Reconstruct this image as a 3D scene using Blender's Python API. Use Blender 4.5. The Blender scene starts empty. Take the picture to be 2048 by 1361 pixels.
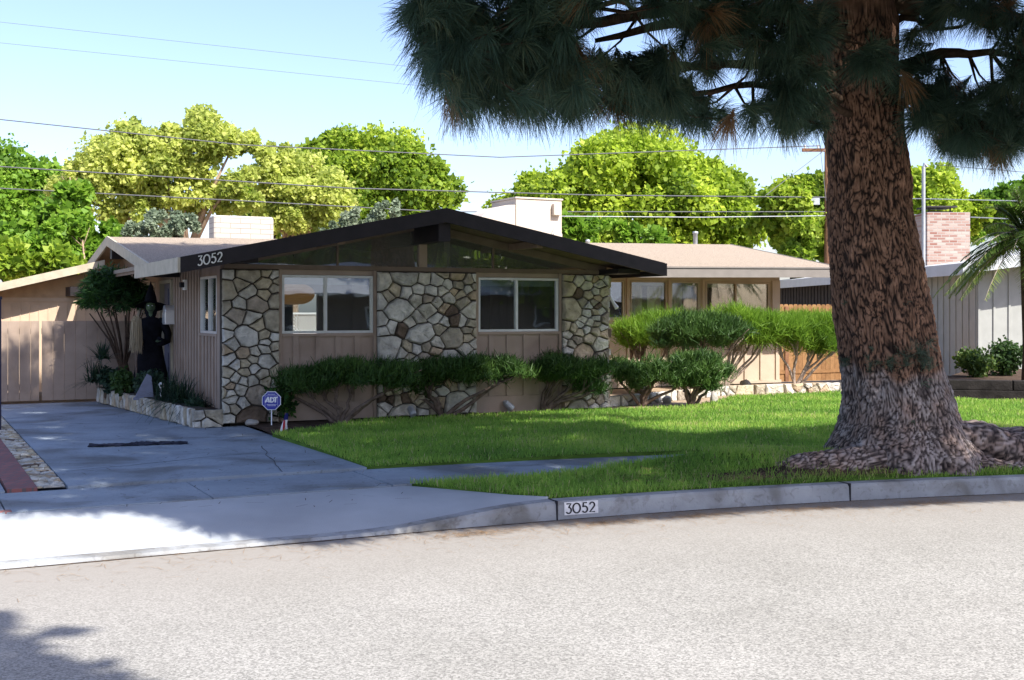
import bpy, bmesh, math, random
import numpy as np
from mathutils import Vector, Matrix, noise
R = math.radians
random.seed(7); rng = np.random.default_rng(7)
SC = bpy.context.scene
COL = SC.collection

# ------------------------------------------------------------------ camera, sky, sun, exposure
EYE = 1.8; F = 2400.0; CX = 1024.0; HY = 622.0
cam = bpy.data.cameras.new('camera'); camo = bpy.data.objects.new('camera', cam); COL.objects.link(camo)
camo.location = (0, 0, EYE); camo.rotation_euler = (R(90), 0, 0)
cam.sensor_width = 36; cam.lens = F/2048*36; cam.shift_y = -58.5/2048; cam.clip_end = 2000; cam.clip_start = .1
SC.camera = camo
SUN_EL = 48.0; LH = (.7306, -.6827)                      # horizontal direction towards the sun
L = Vector((LH[0]*math.cos(R(SUN_EL)), LH[1]*math.cos(R(SUN_EL)), math.sin(R(SUN_EL))))
w = bpy.data.worlds.new('World'); SC.world = w; w.use_nodes = True
nt = w.node_tree; bg = nt.nodes['Background']
sky = nt.nodes.new('ShaderNodeTexSky'); sky.sky_type = 'NISHITA'; sky.sun_disc = False
sky.sun_elevation = R(SUN_EL); sky.sun_rotation = math.atan2(LH[0], LH[1])
sky.air_density = 1.0; sky.dust_density = 1.6; sky.ozone_density = 2.2
wb = nt.nodes.new('ShaderNodeVectorMath'); wb.operation = 'MULTIPLY'; wb.inputs[1].default_value = (1.0, .95, 1.05)   # camera white balance of the sky light
nt.links.new(sky.outputs[0], wb.inputs[0]); nt.links.new(wb.outputs[0], bg.inputs[0]); bg.inputs[1].default_value = .14
sl = bpy.data.lights.new('sun', 'SUN'); sl.energy = 4.7; sl.angle = R(.55); sl.color = (1, .95, .87)
so = bpy.data.objects.new('sun', sl); COL.objects.link(so); so.rotation_euler = L.to_track_quat('Z', 'Y').to_euler()
SC.view_settings.view_transform = 'Standard'; SC.view_settings.look = 'None'
SC.view_settings.exposure = 1.05; SC.view_settings.gamma = 1

# ------------------------------------------------------------------ frames of reference
A = Vector((-3.94, 16.46, .25)); HA = R(26.9); HC, HS = math.cos(HA), math.sin(HA)
def H(u, v, z=0): return Vector((A.x+u*HC-v*HS, A.y+u*HS+v*HC, A.z+z))
def loc(x, y): dx, dy = x-A.x, y-A.y; return dx*HC+dy*HS, -dx*HS+dy*HC
def at(px, py, Y): return Vector(((px-CX)/F*Y, Y, EYE+(HY-py)*Y/F))
def pix(p): return CX+p[0]/p[1]*F, HY-(p[2]-EYE)/p[1]*F
def kv(u): return -7.42-.022*max(u, 0)**2                # kerb line in house coordinates

# ------------------------------------------------------------------ materials
def mat(name, col, rough=.8, spec=.3, noise_scale=None, amount=.25, bump=0, bscale=40, metal=0, col2=None, coord='Object', detail=6):
    m = bpy.data.materials.new(name); m.use_nodes = True; t = m.node_tree; b = t.nodes['Principled BSDF']
    b.inputs['Roughness'].default_value = rough; b.inputs['Specular IOR Level'].default_value = spec; b.inputs['Metallic'].default_value = metal
    b.inputs['Base Color'].default_value = (*col, 1)
    tc = t.nodes.new('ShaderNodeTexCoord')
    if noise_scale:
        n = t.nodes.new('ShaderNodeTexNoise'); n.inputs['Scale'].default_value = noise_scale; n.inputs['Detail'].default_value = detail
        t.links.new(tc.outputs[coord], n.inputs['Vector'])
        r = t.nodes.new('ShaderNodeValToRGB'); c2 = col2 or tuple(c*(1-amount) for c in col)
        r.color_ramp.elements[0].position = .32; r.color_ramp.elements[1].position = .68
        r.color_ramp.elements[0].color = (*c2, 1); r.color_ramp.elements[1].color = (*(col if col2 else tuple(min(1, c*(1+amount*.6)) for c in col)), 1)
        t.links.new(n.outputs[0], r.inputs[0]); t.links.new(r.outputs[0], b.inputs['Base Color'])
    if bump:
        n2 = t.nodes.new('ShaderNodeTexNoise'); n2.inputs['Scale'].default_value = bscale; n2.inputs['Detail'].default_value = 5
        t.links.new(tc.outputs[coord], n2.inputs['Vector'])
        bp = t.nodes.new('ShaderNodeBump'); bp.inputs['Strength'].default_value = bump; bp.inputs['Distance'].default_value = .02
        t.links.new(n2.outputs[0], bp.inputs['Height']); t.links.new(bp.outputs[0], b.inputs['Normal'])
    return m
def ramp_mat(name, attr, stops, rough=.8, spec=.25, nscale=0, namt=.3, bump=0, bscale=30, const=False, transl=0, tcol=1.6):
    m = bpy.data.materials.new(name); m.use_nodes = True; t = m.node_tree; b = t.nodes['Principled BSDF']
    b.inputs['Roughness'].default_value = rough; b.inputs['Specular IOR Level'].default_value = spec
    a = t.nodes.new('ShaderNodeAttribute'); a.attribute_name = attr
    r = t.nodes.new('ShaderNodeValToRGB')
    if const: r.color_ramp.interpolation = 'CONSTANT'
    els = r.color_ramp.elements
    while len(els) < len(stops): els.new(.5)
    for e, (p, c) in zip(els, stops): e.position = p; e.color = (*c, 1)
    t.links.new(a.outputs['Fac'], r.inputs[0]); out = r.outputs[0]
    tc = t.nodes.new('ShaderNodeTexCoord')
    if nscale:
        n = t.nodes.new('ShaderNodeTexNoise'); n.inputs['Scale'].default_value = nscale; n.inputs['Detail'].default_value = 6
        t.links.new(tc.outputs['Object'], n.inputs['Vector'])
        mr = t.nodes.new('ShaderNodeMapRange'); mr.inputs[1].default_value = .3; mr.inputs[2].default_value = .7; mr.inputs[3].default_value = 1-namt; mr.inputs[4].default_value = 1+namt
        t.links.new(n.outputs[0], mr.inputs[0])
        mx = t.nodes.new('ShaderNodeVectorMath'); mx.operation = 'SCALE'
        t.links.new(out, mx.inputs[0]); t.links.new(mr.outputs[0], mx.inputs['Scale']); out = mx.outputs[0]
    t.links.new(out, b.inputs['Base Color'])
    if bump:
        n2 = t.nodes.new('ShaderNodeTexNoise'); n2.inputs['Scale'].default_value = bscale; n2.inputs['Detail'].default_value = 5
        t.links.new(tc.outputs['Object'], n2.inputs['Vector'])
        bp = t.nodes.new('ShaderNodeBump'); bp.inputs['Strength'].default_value = bump; bp.inputs['Distance'].default_value = .03
        t.links.new(n2.outputs[0], bp.inputs['Height']); t.links.new(bp.outputs[0], b.inputs['Normal'])
    if transl:
        tr = t.nodes.new('ShaderNodeBsdfTranslucent'); sc2 = t.nodes.new('ShaderNodeVectorMath'); sc2.operation = 'SCALE'; sc2.inputs['Scale'].default_value = tcol
        t.links.new(out, sc2.inputs[0]); t.links.new(sc2.outputs[0], tr.inputs[0])
        ms = t.nodes.new('ShaderNodeMixShader'); ms.inputs[0].default_value = transl
        t.links.new(b.outputs[0], ms.inputs[1]); t.links.new(tr.outputs[0], ms.inputs[2])
        t.links.new(ms.outputs[0], t.nodes['Material Output'].inputs[0])
    return m
def leafm(name, a, b, c, tr=.35): return ramp_mat(name, 'var', [(0, a), (.5, b), (1, c)], rough=.55, spec=.25, transl=tr)

M = {}
M['wall'] = mat('painted_wood', (.34, .26, .205), .75, .2, 3, .12, .15, 60)
M['wall_wing'] = mat('painted_wood_tan', (.46, .365, .275), .75, .2, 3, .1, .12, 60)
M['gate'] = mat('gate_wood', (.36, .275, .215), .8, .2, 4, .12, .15, 50)
M['garage'] = mat('garage_wood', (.55, .42, .30), .8, .2, 4, .1, .1, 50)
M['black'] = mat('dark_trim', (.018, .014, .016), .6, .3, 5, .3, .1, 40)
M['brown'] = mat('brown_trim', (.17, .125, .095), .7, .2, 6, .15)
M['soffit'] = mat('soffit_brown', (.22, .15, .10), .8, .2, 6, .2)
M['soffit_tan'] = mat('soffit_tan', (.52, .36, .22), .8, .2, 6, .12)
M['cream'] = mat('cream_trim', (.47, .41, .305), .7, .25, 6, .15, .08, 60)
M['greybrown'] = mat('eave_paint', (.20, .18, .165), .6, .3, 5, .1)
M['roof'] = mat('roof_gravel', (.35, .285, .22), .95, .1, 55, .55, .6, 70)
M['alu'] = mat('aluminium', (.55, .57, .58), .4, .5, 8, .1, metal=.5)
M['white'] = mat('white_paint', (.78, .77, .74), .6, .3, 6, .06)
M['whitebrick'] = None
M['silver'] = mat('brushed_metal', (.75, .76, .78), .35, .5, metal=.7)
M['dark'] = mat('dark_interior', (.05, .045, .04), .9, .1, 2, .3)
M['room'] = mat('interior_wall', (.22, .19, .16), .9, .1, 2, .15)
M['curtain'] = mat('pale_curtain', (.72, .68, .6), .9, .1, 8, .1)
M['blind'] = mat('blind', (.6, .62, .64), .7, .2, 9, .1)
M['door'] = mat('door_paint', (.14, .14, .19), .5, .3, 5, .1)
M['concrete'] = mat('concrete', (.28, .325, .375), .9, .15, 1.6, .16, .25, 90, detail=9)  # blue tint stands in for the skylight colour of the shaded paving
def stain(m, sc, lo, dark):
    t = m.node_tree; b = t.nodes['Principled BSDF']; src = b.inputs['Base Color'].links[0].from_socket
    tc = t.nodes.new('ShaderNodeTexCoord'); n = t.nodes.new('ShaderNodeTexNoise'); n.inputs['Scale'].default_value = sc; n.inputs['Detail'].default_value = 10; n.inputs['Distortion'].default_value = .8; t.links.new(tc.outputs['Object'], n.inputs['Vector'])
    r = t.nodes.new('ShaderNodeValToRGB'); r.color_ramp.elements[0].position = lo; r.color_ramp.elements[1].position = lo+.13; r.color_ramp.elements[0].color = (*dark, 1); r.color_ramp.elements[1].color = (1, 1, 1, 1)
    t.links.new(n.outputs[0], r.inputs[0]); mx = t.nodes.new('ShaderNodeVectorMath'); mx.operation = 'MULTIPLY'; t.links.new(src, mx.inputs[0]); t.links.new(r.outputs[0], mx.inputs[1]); t.links.new(mx.outputs[0], b.inputs['Base Color'])
M['apron'] = mat('concrete_apron', (.38, .405, .43), .9, .15, 1.3, .14, .2, 90, detail=9)
M['kerb'] = mat('concrete_kerb', (.33, .345, .36), .9, .15, 3, .22, .3, 60, detail=9)
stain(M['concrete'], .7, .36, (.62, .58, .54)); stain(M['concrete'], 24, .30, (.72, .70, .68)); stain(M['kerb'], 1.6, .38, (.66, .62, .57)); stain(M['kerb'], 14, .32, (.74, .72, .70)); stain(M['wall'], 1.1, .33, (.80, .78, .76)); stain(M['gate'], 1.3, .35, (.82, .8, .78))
M['soil'] = mat('soil', (.085, .06, .045), 1, .05, 9, .45, .8, 25)
M['mulch'] = mat('pale_soil', (.34, .26, .18), 1, .05, 9, .3, .7, 25)
M['turf'] = mat('turf', (.09, .16, .028), 1, .05, 3, .35, .5, 40)
M['grass'] = ramp_mat('grass_blade', 'var', [(0, (.12, .24, .040)), (.55, (.235, .40, .062)), (.85, (.38, .50, .095)), (1, (.48, .42, .22))], .6, .2, transl=.4, tcol=1.3)
M['needle'] = ramp_mat('pine_needle', 'var', [(0, (.034, .064, .048)), (.6, (.062, .108, .074)), (.93, (.14, .16, .09)), (.97, (.20, .115, .055)), (1, (.24, .14, .07))], .6, .2, transl=.15)
M['dryneedle'] = mat('dry_needle', (.31, .20, .11), .9, .1, 20, .4)
M['branch'] = mat('bark_dark', (.075, .05, .036), .95, .1, 12, .4, .6, 40)
M['twig'] = mat('juniper_wood', (.17, .125, .10), .95, .1, 14, .45, .6, 40)
M['twig_pale'] = mat('pale_wood', (.36, .29, .24), .95, .1, 14, .4, .6, 40)
M['juniper_shaded'] = leafm('juniper_foliage_shaded', (.022, .055, .013), (.045, .10, .019), (.09, .165, .03), .15)  # shaded copy of the juniper green, shade put into the colour
M['juniper_sunlit'] = leafm('juniper_foliage_sunlit', (.07, .15, .015), (.145, .265, .026), (.27, .40, .045), .38)  # sunlit copy of the juniper green, sunlight put into the colour
M['blue'] = mat('sign_blue', (.035, .045, .36), .45, .4)
M['signwhite'] = mat('sign_white', (.82, .82, .86), .5, .3)
M['ink'] = mat('black_paint', (.03, .03, .035), .8, .2, 30, .5)
M['plate'] = mat('kerb_paint', (.72, .72, .72), .8, .2, 25, .15)
M['brick'] = None
M['tie'] = mat('dark_timber', (.03, .027, .026), .95, .1, 6, .4, .5, 30)
M['fence'] = ramp_mat('cedar', 'var', [(0, (.19, .10, .042)), (1, (.30, .17, .075))], .8, .2, 12, .2, .2, 60)
M['nb_wall'] = mat('neighbour_wall', (.40, .41, .385), .8, .2, 4, .08)
M['nb_dark'] = mat('neighbour_dark_board', (.055, .05, .052), .8, .2, 5, .2)
M['nb_white'] = mat('neighbour_white', (.58, .61, .63), .7, .2, 4, .06)
M['nb_roof'] = mat('neighbour_roof', (.46, .47, .49), .95, .1, 30, .25, .4, 60)
M['steel'] = mat('galvanised', (.42, .44, .46), .5, .5, 9, .15, metal=.4)
M['pole'] = mat('pole_wood', (.20, .105, .06), .95, .1, 5, .35, .4, 25)
M['wire'] = mat('wire', (.12, .12, .13), .7, .2)
M['wirepale'] = mat('wire_pale', (.42, .43, .45), .6, .3)
M['beige'] = mat('cooler_beige', (.55, .48, .41), .6, .3, 3, .06)
M['navy'] = mat('navy_post', (.02, .022, .05), .6, .3)
M['felt'] = mat('black_cloth', (.008, .008, .011), .95, .1, 12, .4)
M['green'] = mat('green_skin', (.085, .13, .07), .7, .3, 25, .15)
M['straw'] = ramp_mat('straw', 'var', [(0, (.30, .24, .15)), (1, (.5, .42, .29))], .9, .1)
M['greyslab'] = mat('grey_foam', (.20, .21, .27), .7, .3, 8, .15)
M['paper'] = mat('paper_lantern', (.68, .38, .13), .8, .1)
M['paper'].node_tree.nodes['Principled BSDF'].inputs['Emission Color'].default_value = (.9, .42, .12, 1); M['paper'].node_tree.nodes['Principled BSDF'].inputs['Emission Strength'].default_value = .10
M['charred'] = mat('charred_board', (.03, .032, .05), .9, .2, 10, .5, .8, 14)
M['rock'] = mat('garden_rock', (.42, .39, .35), .95, .1, 7, .25, .5, 18)
STONE = [(0, (.46, .43, .36)), (.22, (.40, .345, .245)), (.40, (.50, .48, .43)), (.58, (.35, .31, .235)), (.70, (.43, .41, .36)), (.82, (.30, .255, .20)), (.91, (.13, .095, .07)), (.945, (.41, .32, .22))]
M['stone'] = ramp_mat('veneer_stone', 'var', STONE, .9, .15, 8, .34, 1.0, 14, const=True)
M['mortar'] = mat('mortar', (.075, .066, .057), 1, .05, 20, .3, .5, 40)
M['flag_cloth'] = ramp_mat('flag_cloth', 'var', [(0, (.02, .022, .12)), (.3, (.42, .03, .045)), (.6, (.75, .74, .76))], .8, .1, const=True)
M['glass'] = None

def tex_brick(name, c1, c2, mort, bw, bh, ms, rough=.85, axis=True, rot=0):
    m = bpy.data.materials.new(name); m.use_nodes = True; t = m.node_tree; b = t.nodes['Principled BSDF']; b.inputs['Roughness'].default_value = rough
    tc = t.nodes.new('ShaderNodeTexCoord'); mp = t.nodes.new('ShaderNodeMapping')
    mp.inputs['Rotation'].default_value = (R(90) if axis else 0, 0, rot); t.links.new(tc.outputs['Object'], mp.inputs[0])
    if axis: mp.vector_type = 'TEXTURE'
    br = t.nodes.new('ShaderNodeTexBrick'); br.inputs['Scale'].default_value = 1; br.inputs['Brick Width'].default_value = bw; br.inputs['Row Height'].default_value = bh; br.inputs['Mortar Size'].default_value = ms
    br.inputs['Color1'].default_value = (*c1, 1); br.inputs['Color2'].default_value = (*c2, 1); br.inputs['Mortar'].default_value = (*mort, 1)
    t.links.new(mp.outputs[0], br.inputs[0]); t.links.new(br.outputs[0], b.inputs['Base Color'])
    bp = t.nodes.new('ShaderNodeBump'); bp.invert = True; bp.inputs['Strength'].default_value = .5; bp.inputs['Distance'].default_value = .015
    t.links.new(br.outputs['Fac'], bp.inputs['Height']); t.links.new(bp.outputs[0], b.inputs['Normal'])
    return m
M['whitebrick'] = tex_brick('white_block', (.50, .455, .40), (.45, .41, .36), (.30, .27, .235), .42, .105, .008)
M['redbrick'] = tex_brick('weathered_brick', (.25, .105, .075), (.46, .37, .31), (.36, .31, .27), .22, .075, .012)
M['paver'] = tex_brick('brick_paver', (.20, .075, .07), (.27, .10, .09), (.12, .09, .09), .11, .21, .008, axis=False)
def glass_mat(name, refl=.36, tint=(.75, .8, .8), veil=.03):
    m = bpy.data.materials.new(name); m.use_nodes = True; t = m.node_tree
    g = t.nodes.new('ShaderNodeBsdfGlossy'); g.inputs['Roughness'].default_value = .015; g.inputs['Color'].default_value = (.9, .93, .95, 1)
    tr = t.nodes.new('ShaderNodeBsdfTransparent'); tr.inputs[0].default_value = (*tint, 1)
    fr = t.nodes.new('ShaderNodeFresnel'); fr.inputs[0].default_value = 1.5
    mr = t.nodes.new('ShaderNodeMapRange'); mr.inputs[3].default_value = refl*.5; mr.inputs[4].default_value = 1; t.links.new(fr.outputs[0], mr.inputs[0])
    n = t.nodes.new('ShaderNodeTexNoise'); n.inputs['Scale'].default_value = 1.3; bp = t.nodes.new('ShaderNodeBump'); bp.inputs['Strength'].default_value = .05; bp.inputs['Distance'].default_value = .05
    t.links.new(n.outputs[0], bp.inputs['Height']); t.links.new(bp.outputs[0], g.inputs['Normal'])
    ms = t.nodes.new('ShaderNodeMixShader'); t.links.new(mr.outputs[0], ms.inputs[0]); t.links.new(tr.outputs[0], ms.inputs[1]); t.links.new(g.outputs[0], ms.inputs[2])
    df = t.nodes.new('ShaderNodeBsdfDiffuse'); df.inputs[0].default_value = (.55, .53, .48, 1); m2 = t.nodes.new('ShaderNodeMixShader'); m2.inputs[0].default_value = veil  # pale diffuse veil lightens the pane in place of reflected light
    t.links.new(ms.outputs[0], m2.inputs[1]); t.links.new(df.outputs[0], m2.inputs[2]); t.links.new(m2.outputs[0], t.nodes['Material Output'].inputs[0]); return m
M['glass'] = glass_mat('window_glass'); M['clearglass'] = glass_mat('clear_glass', refl=.12, tint=(.92, .92, .88), veil=.06); M['veiledglass'] = glass_mat('veiled_glass', veil=.13)

def asphalt():
    m = bpy.data.materials.new('asphalt'); m.use_nodes = True; t = m.node_tree; b = t.nodes['Principled BSDF']; b.inputs['Roughness'].default_value = .9; b.inputs['Specular IOR Level'].default_value = .2
    tc = t.nodes.new('ShaderNodeTexCoord')
    n1 = t.nodes.new('ShaderNodeTexNoise'); n1.inputs['Scale'].default_value = 62; n1.inputs['Detail'].default_value = 2; n1.inputs['Roughness'].default_value = .9
    n2 = t.nodes.new('ShaderNodeTexNoise'); n2.inputs['Scale'].default_value = .9; n2.inputs['Detail'].default_value = 8
    v = t.nodes.new('ShaderNodeTexVoronoi'); v.inputs['Scale'].default_value = 92
    for n in (n1, n2, v): t.links.new(tc.outputs['Object'], n.inputs['Vector'])
    r1 = t.nodes.new('ShaderNodeValToRGB'); r1.color_ramp.elements[0].position = .22; r1.color_ramp.elements[1].position = .72
    r1.color_ramp.elements[0].color = (.175, .172, .162, 1); r1.color_ramp.elements[1].color = (.355, .35, .33, 1); sx_ = t.nodes.new('ShaderNodeSeparateXYZ'); t.links.new(v.outputs['Color'], sx_.inputs[0]); mz = t.nodes.new('ShaderNodeMix'); mz.inputs[0].default_value = .62; t.links.new(n1.outputs[0], mz.inputs[2]); t.links.new(sx_.outputs[0], mz.inputs[3]); t.links.new(mz.outputs[0], r1.inputs[0])
    r2 = t.nodes.new('ShaderNodeValToRGB'); r2.color_ramp.elements[0].position = .3; r2.color_ramp.elements[1].position = .7
    r2.color_ramp.elements[0].color = (.92, .91, .89, 1); r2.color_ramp.elements[1].color = (1.08, 1.07, 1.06, 1); t.links.new(n2.outputs[0], r2.inputs[0])
    mx = t.nodes.new('ShaderNodeVectorMath'); mx.operation = 'MULTIPLY'; t.links.new(r1.outputs[0], mx.inputs[0]); t.links.new(r2.outputs[0], mx.inputs[1])
    at_ = t.nodes.new('ShaderNodeAttribute'); at_.attribute_name = 'dirt'
    mm = t.nodes.new('ShaderNodeMix'); mm.data_type = 'RGBA'; t.links.new(at_.outputs['Fac'], mm.inputs[0]); t.links.new(mx.outputs[0], mm.inputs[6]); mm.inputs[7].default_value = (.27, .25, .225, 1)
    t.links.new(mm.outputs[2], b.inputs['Base Color'])
    bp = t.nodes.new('ShaderNodeBump'); bp.inputs['Strength'].default_value = .25; bp.inputs['Distance'].default_value = .004
    t.links.new(n1.outputs[0], bp.inputs['Height']); t.links.new(bp.outputs[0], b.inputs['Normal']); return m
M['asphalt'] = asphalt()
def bark():
    m = ramp_mat('pine_bark', 'crev', [(0, (.016, .011, .010)), (.2, (.05, .033, .026)), (.45, (.165, .092, .062)), (1, (.30, .18, .125))], .95, .1, 9, .35, .5, 45)
    t = m.node_tree; b = t.nodes['Principled BSDF']; src = b.inputs['Base Color'].links[0].from_socket
    a = t.nodes.new('ShaderNodeAttribute'); a.attribute_name = 'pale'
    c = t.nodes.new('ShaderNodeAttribute'); c.attribute_name = 'crev'
    r = t.nodes.new('ShaderNodeValToRGB'); r.color_ramp.elements.new(.35)
    for e, (p, q) in zip(r.color_ramp.elements, ((0, (.022, .017, .018)), (.35, (.15, .125, .118)), (1, (.46, .41, .395)))): e.position = p; e.color = (*q, 1)
    tc = t.nodes.new('ShaderNodeTexCoord'); n = t.nodes.new('ShaderNodeTexNoise'); n.inputs['Scale'].default_value = 5; n.inputs['Detail'].default_value = 7; t.links.new(tc.outputs['Object'], n.inputs['Vector'])
    ma = t.nodes.new('ShaderNodeMapRange'); ma.inputs[1].default_value = .35; ma.inputs[2].default_value = .6; ma.inputs[3].default_value = .45; ma.inputs[4].default_value = 1; t.links.new(n.outputs[0], ma.inputs[0])
    mu = t.nodes.new('ShaderNodeMath'); mu.operation = 'MULTIPLY'; t.links.new(a.outputs['Fac'], mu.inputs[0]); t.links.new(ma.outputs[0], mu.inputs[1])
    t.links.new(c.outputs['Fac'], r.inputs[0]); mx = t.nodes.new('ShaderNodeMix'); mx.data_type = 'RGBA'
    t.links.new(mu.outputs[0], mx.inputs[0]); t.links.new(src, mx.inputs[6]); t.links.new(r.outputs[0], mx.inputs[7]); t.links.new(mx.outputs[2], b.inputs['Base Color']); return m
M['bark'] = bark()

# ------------------------------------------------------------------ mesh helpers
def tag(o, label=None, cat=None, group=None, kind=None):
    if label: o['label'] = label
    if cat: o['category'] = cat
    if group: o['group'] = group
    if kind: o['kind'] = kind
    return o
def empty(name, loc_, rz=0, label=None, cat=None, group=None):
    o = bpy.data.objects.new(name, None); COL.objects.link(o); o.location = loc_; o.rotation_euler = (0, 0, rz); o.empty_display_size = .1
    return tag(o, label, cat, group)
def link(name, me, m, parent=None, smooth=False):
    if m is not None: me.materials.append(m)
    if smooth: me.polygons.foreach_set('use_smooth', [True]*len(me.polygons))
    o = bpy.data.objects.new(name, me); COL.objects.link(o)
    if parent: o.parent = parent
    return o
class MB:
    def __init__(s): s.v = []; s.f = []; s.var = []
    def add(s, vs, fs, var=0):
        n = len(s.v); s.v += [tuple(p) for p in vs]; s.f += [tuple(i+n for i in f) for f in fs]; s.var += [var]*len(fs); return s
    def box(s, x0, x1, y0, y1, z0, z1, var=0):
        return s.add([(x0, y0, z0), (x1, y0, z0), (x1, y1, z0), (x0, y1, z0), (x0, y0, z1), (x1, y0, z1), (x1, y1, z1), (x0, y1, z1)],
                     [(0, 3, 2, 1), (4, 5, 6, 7), (0, 1, 5, 4), (1, 2, 6, 5), (2, 3, 7, 6), (3, 0, 4, 7)], var)
    def prism(s, poly, d, var=0):            # poly: list of 3d points, d: extrusion vector
        n = len(poly); d = Vector(d); P = [Vector(p) for p in poly]
        return s.add(P+[p+d for p in P], [tuple(range(n-1, -1, -1)), tuple(range(n, 2*n))]+[(i, (i+1) % n, n+(i+1) % n, n+i) for i in range(n)], var)
    def tube(s, path, rad, seg=8, cap=True, var=0):
        P = [Vector(p) for p in path]; n = len(P)
        if not hasattr(rad, '__len__'): rad = [rad]*n
        vs = []; up = None
        for i, p in enumerate(P):
            d = (P[min(i+1, n-1)]-P[max(i-1, 0)]).normalized()
            if up is None:
                up = Vector((0, 0, 1)) if abs(d.z) < .9 else Vector((1, 0, 0))
            a = d.cross(up)
            if a.length < 1e-4: a = d.cross(Vector((0, 1, 0)))
            a.normalize(); b = a.cross(d).normalized(); up = b
            vs += [p+(a*math.cos(2*math.pi*k/seg)+b*math.sin(2*math.pi*k/seg))*rad[i] for k in range(seg)]
        fs = [(i*seg+k, i*seg+(k+1) % seg, (i+1)*seg+(k+1) % seg, (i+1)*seg+k) for i in range(n-1) for k in range(seg)]
        if cap: fs += [tuple(range(seg-1, -1, -1)), tuple(range((n-1)*seg, n*seg))]
        return s.add(vs, fs, var)
    def lathe(s, prof, c=(0, 0, 0), seg=16, sx=1, sy=1, var=0):
        vs = [(c[0]+r*sx*math.cos(2*math.pi*k/seg), c[1]+r*sy*math.sin(2*math.pi*k/seg), c[2]+z) for r, z in prof for k in range(seg)]
        fs = [(i*seg+k, i*seg+(k+1) % seg, (i+1)*seg+(k+1) % seg, (i+1)*seg+k) for i in range(len(prof)-1) for k in range(seg)]
        return s.add(vs, fs, var)
    def ell(s, c, r, seg=16, rings=10, var=0):
        return s.lathe([(max(1e-4, math.sin(math.pi*i/rings)), 0) for i in range(rings+1)], seg=3) if False else s._ell(c, r, seg, rings, var)
    def _ell(s, c, r, seg, rings, var):
        vs = []; fs = []
        for i in range(rings+1):
            a = math.pi*i/rings
            for k in range(seg):
                b = 2*math.pi*k/seg; vs.append((c[0]+r[0]*math.sin(a)*math.cos(b), c[1]+r[1]*math.sin(a)*math.sin(b), c[2]-r[2]*math.cos(a)))
        for i in range(rings):
            for k in range(seg): fs.append((i*seg+k, i*seg+(k+1) % seg, (i+1)*seg+(k+1) % seg, (i+1)*seg+k))
        return s.add(vs, fs, var)
    def build(s, name, m, parent=None, smooth=False, bevel=0):
        me = bpy.data.meshes.new(name); me.from_pydata(s.v, [], s.f)
        a = me.attributes.new('var', 'FLOAT', 'FACE'); a.data.foreach_set('value', np.array(s.var, dtype=np.float32))
        me.update(); bm = bmesh.new(); bm.from_mesh(me); bmesh.ops.recalc_face_normals(bm, faces=bm.faces); bm.to_mesh(me); bm.free()
        o = link(name, me, m, parent, smooth)
        if bevel:
            md = o.modifiers.new('bevel', 'BEVEL'); md.width = bevel; md.segments = 2; md.limit_method = 'ANGLE'
        return o
def quads(name, Q, var, m, parent=None):      # Q (n,4,3)
    n = len(Q); me = bpy.data.meshes.new(name)
    me.vertices.add(n*4); me.vertices.foreach_set('co', np.ascontiguousarray(Q, dtype=np.float32).ravel())
    me.loops.add(n*4); me.loops.foreach_set('vertex_index', np.arange(n*4, dtype=np.int32))
    me.polygons.add(n); me.polygons.foreach_set('loop_start', np.arange(0, n*4, 4, dtype=np.int32))
    a = me.attributes.new('var', 'FLOAT', 'FACE'); a.data.foreach_set('value', np.asarray(var, dtype=np.float32))
    me.update(); me.validate()
    return link(name, me, m, parent)
def unit(a): return a/np.maximum(np.linalg.norm(a, axis=-1, keepdims=True), 1e-9)
def rdir(n): return unit(rng.normal(size=(n, 3)))
def leaves(P, D, N, ln, wd):                  # diamond leaves: base point, direction, side hint
    S = unit(np.cross(D, N)); ln = np.asarray(ln).reshape(-1, 1); wd = np.asarray(wd).reshape(-1, 1)
    return np.stack([P, P+D*ln*.45+S*wd, P+D*ln, P+D*ln*.45-S*wd], axis=1)
def strips(P, D, ln, wd, droop=.0):           # needles / blades: one tapered quad each
    n = len(P); S = unit(np.cross(D, rdir(n))); ln = np.asarray(ln).reshape(-1, 1); wd = np.asarray(wd).reshape(-1, 1)
    T = P+D*ln; T[:, 2] -= droop*ln[:, 0]
    return np.stack([P-S*wd, P+S*wd, T+S*wd*.35, T-S*wd*.35], axis=1)
def clumps(C, Rr, n, size, up=.3, inner=.45, asp=.42):
    """n leaves in each of the clumps with centres C and radii Rr"""
    C = np.asarray(C, float); Rr = np.asarray(Rr, float)
    if Rr.ndim == 1: Rr = np.stack([Rr]*3, 1)
    k = len(C); d = rdir(k*n); r = inner+(1-inner)*rng.random((k*n, 1))**.6; r = np.where(rng.random((k*n, 1)) < .13, r*(1+.55*rng.random((k*n, 1))), r)
    P = np.repeat(C, n, 0)+d*r*np.repeat(Rr, n, 0)
    D = unit(d*.6+rdir(k*n)+np.array([0, 0, -.25])); N = unit(d+rdir(k*n)*.8+np.array([0, 0, up]))
    s = size*(.45+1.0*rng.random(k*n)**1.5)
    cv = np.repeat(rng.normal(0, .17, k), n)
    var = np.clip(.5+cv+rng.normal(0, .2, k*n), 0, 1)
    return leaves(P, D, N, s, s*asp), var
def inpoly(P, poly):
    x, y = P[:, 0], P[:, 1]; ins = np.zeros(len(P), bool); n = len(poly)
    for i in range(n):
        x0, y0 = poly[i]; x1, y1 = poly[(i+1) % n]
        c = ((y0 > y) != (y1 > y)) & (x < (x1-x0)*(y-y0)/((y1-y0) or 1e-9)+x0); ins ^= c
    return ins
def pip(x, y, poly): return bool(inpoly(np.array([[x, y]]), poly)[0])

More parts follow.
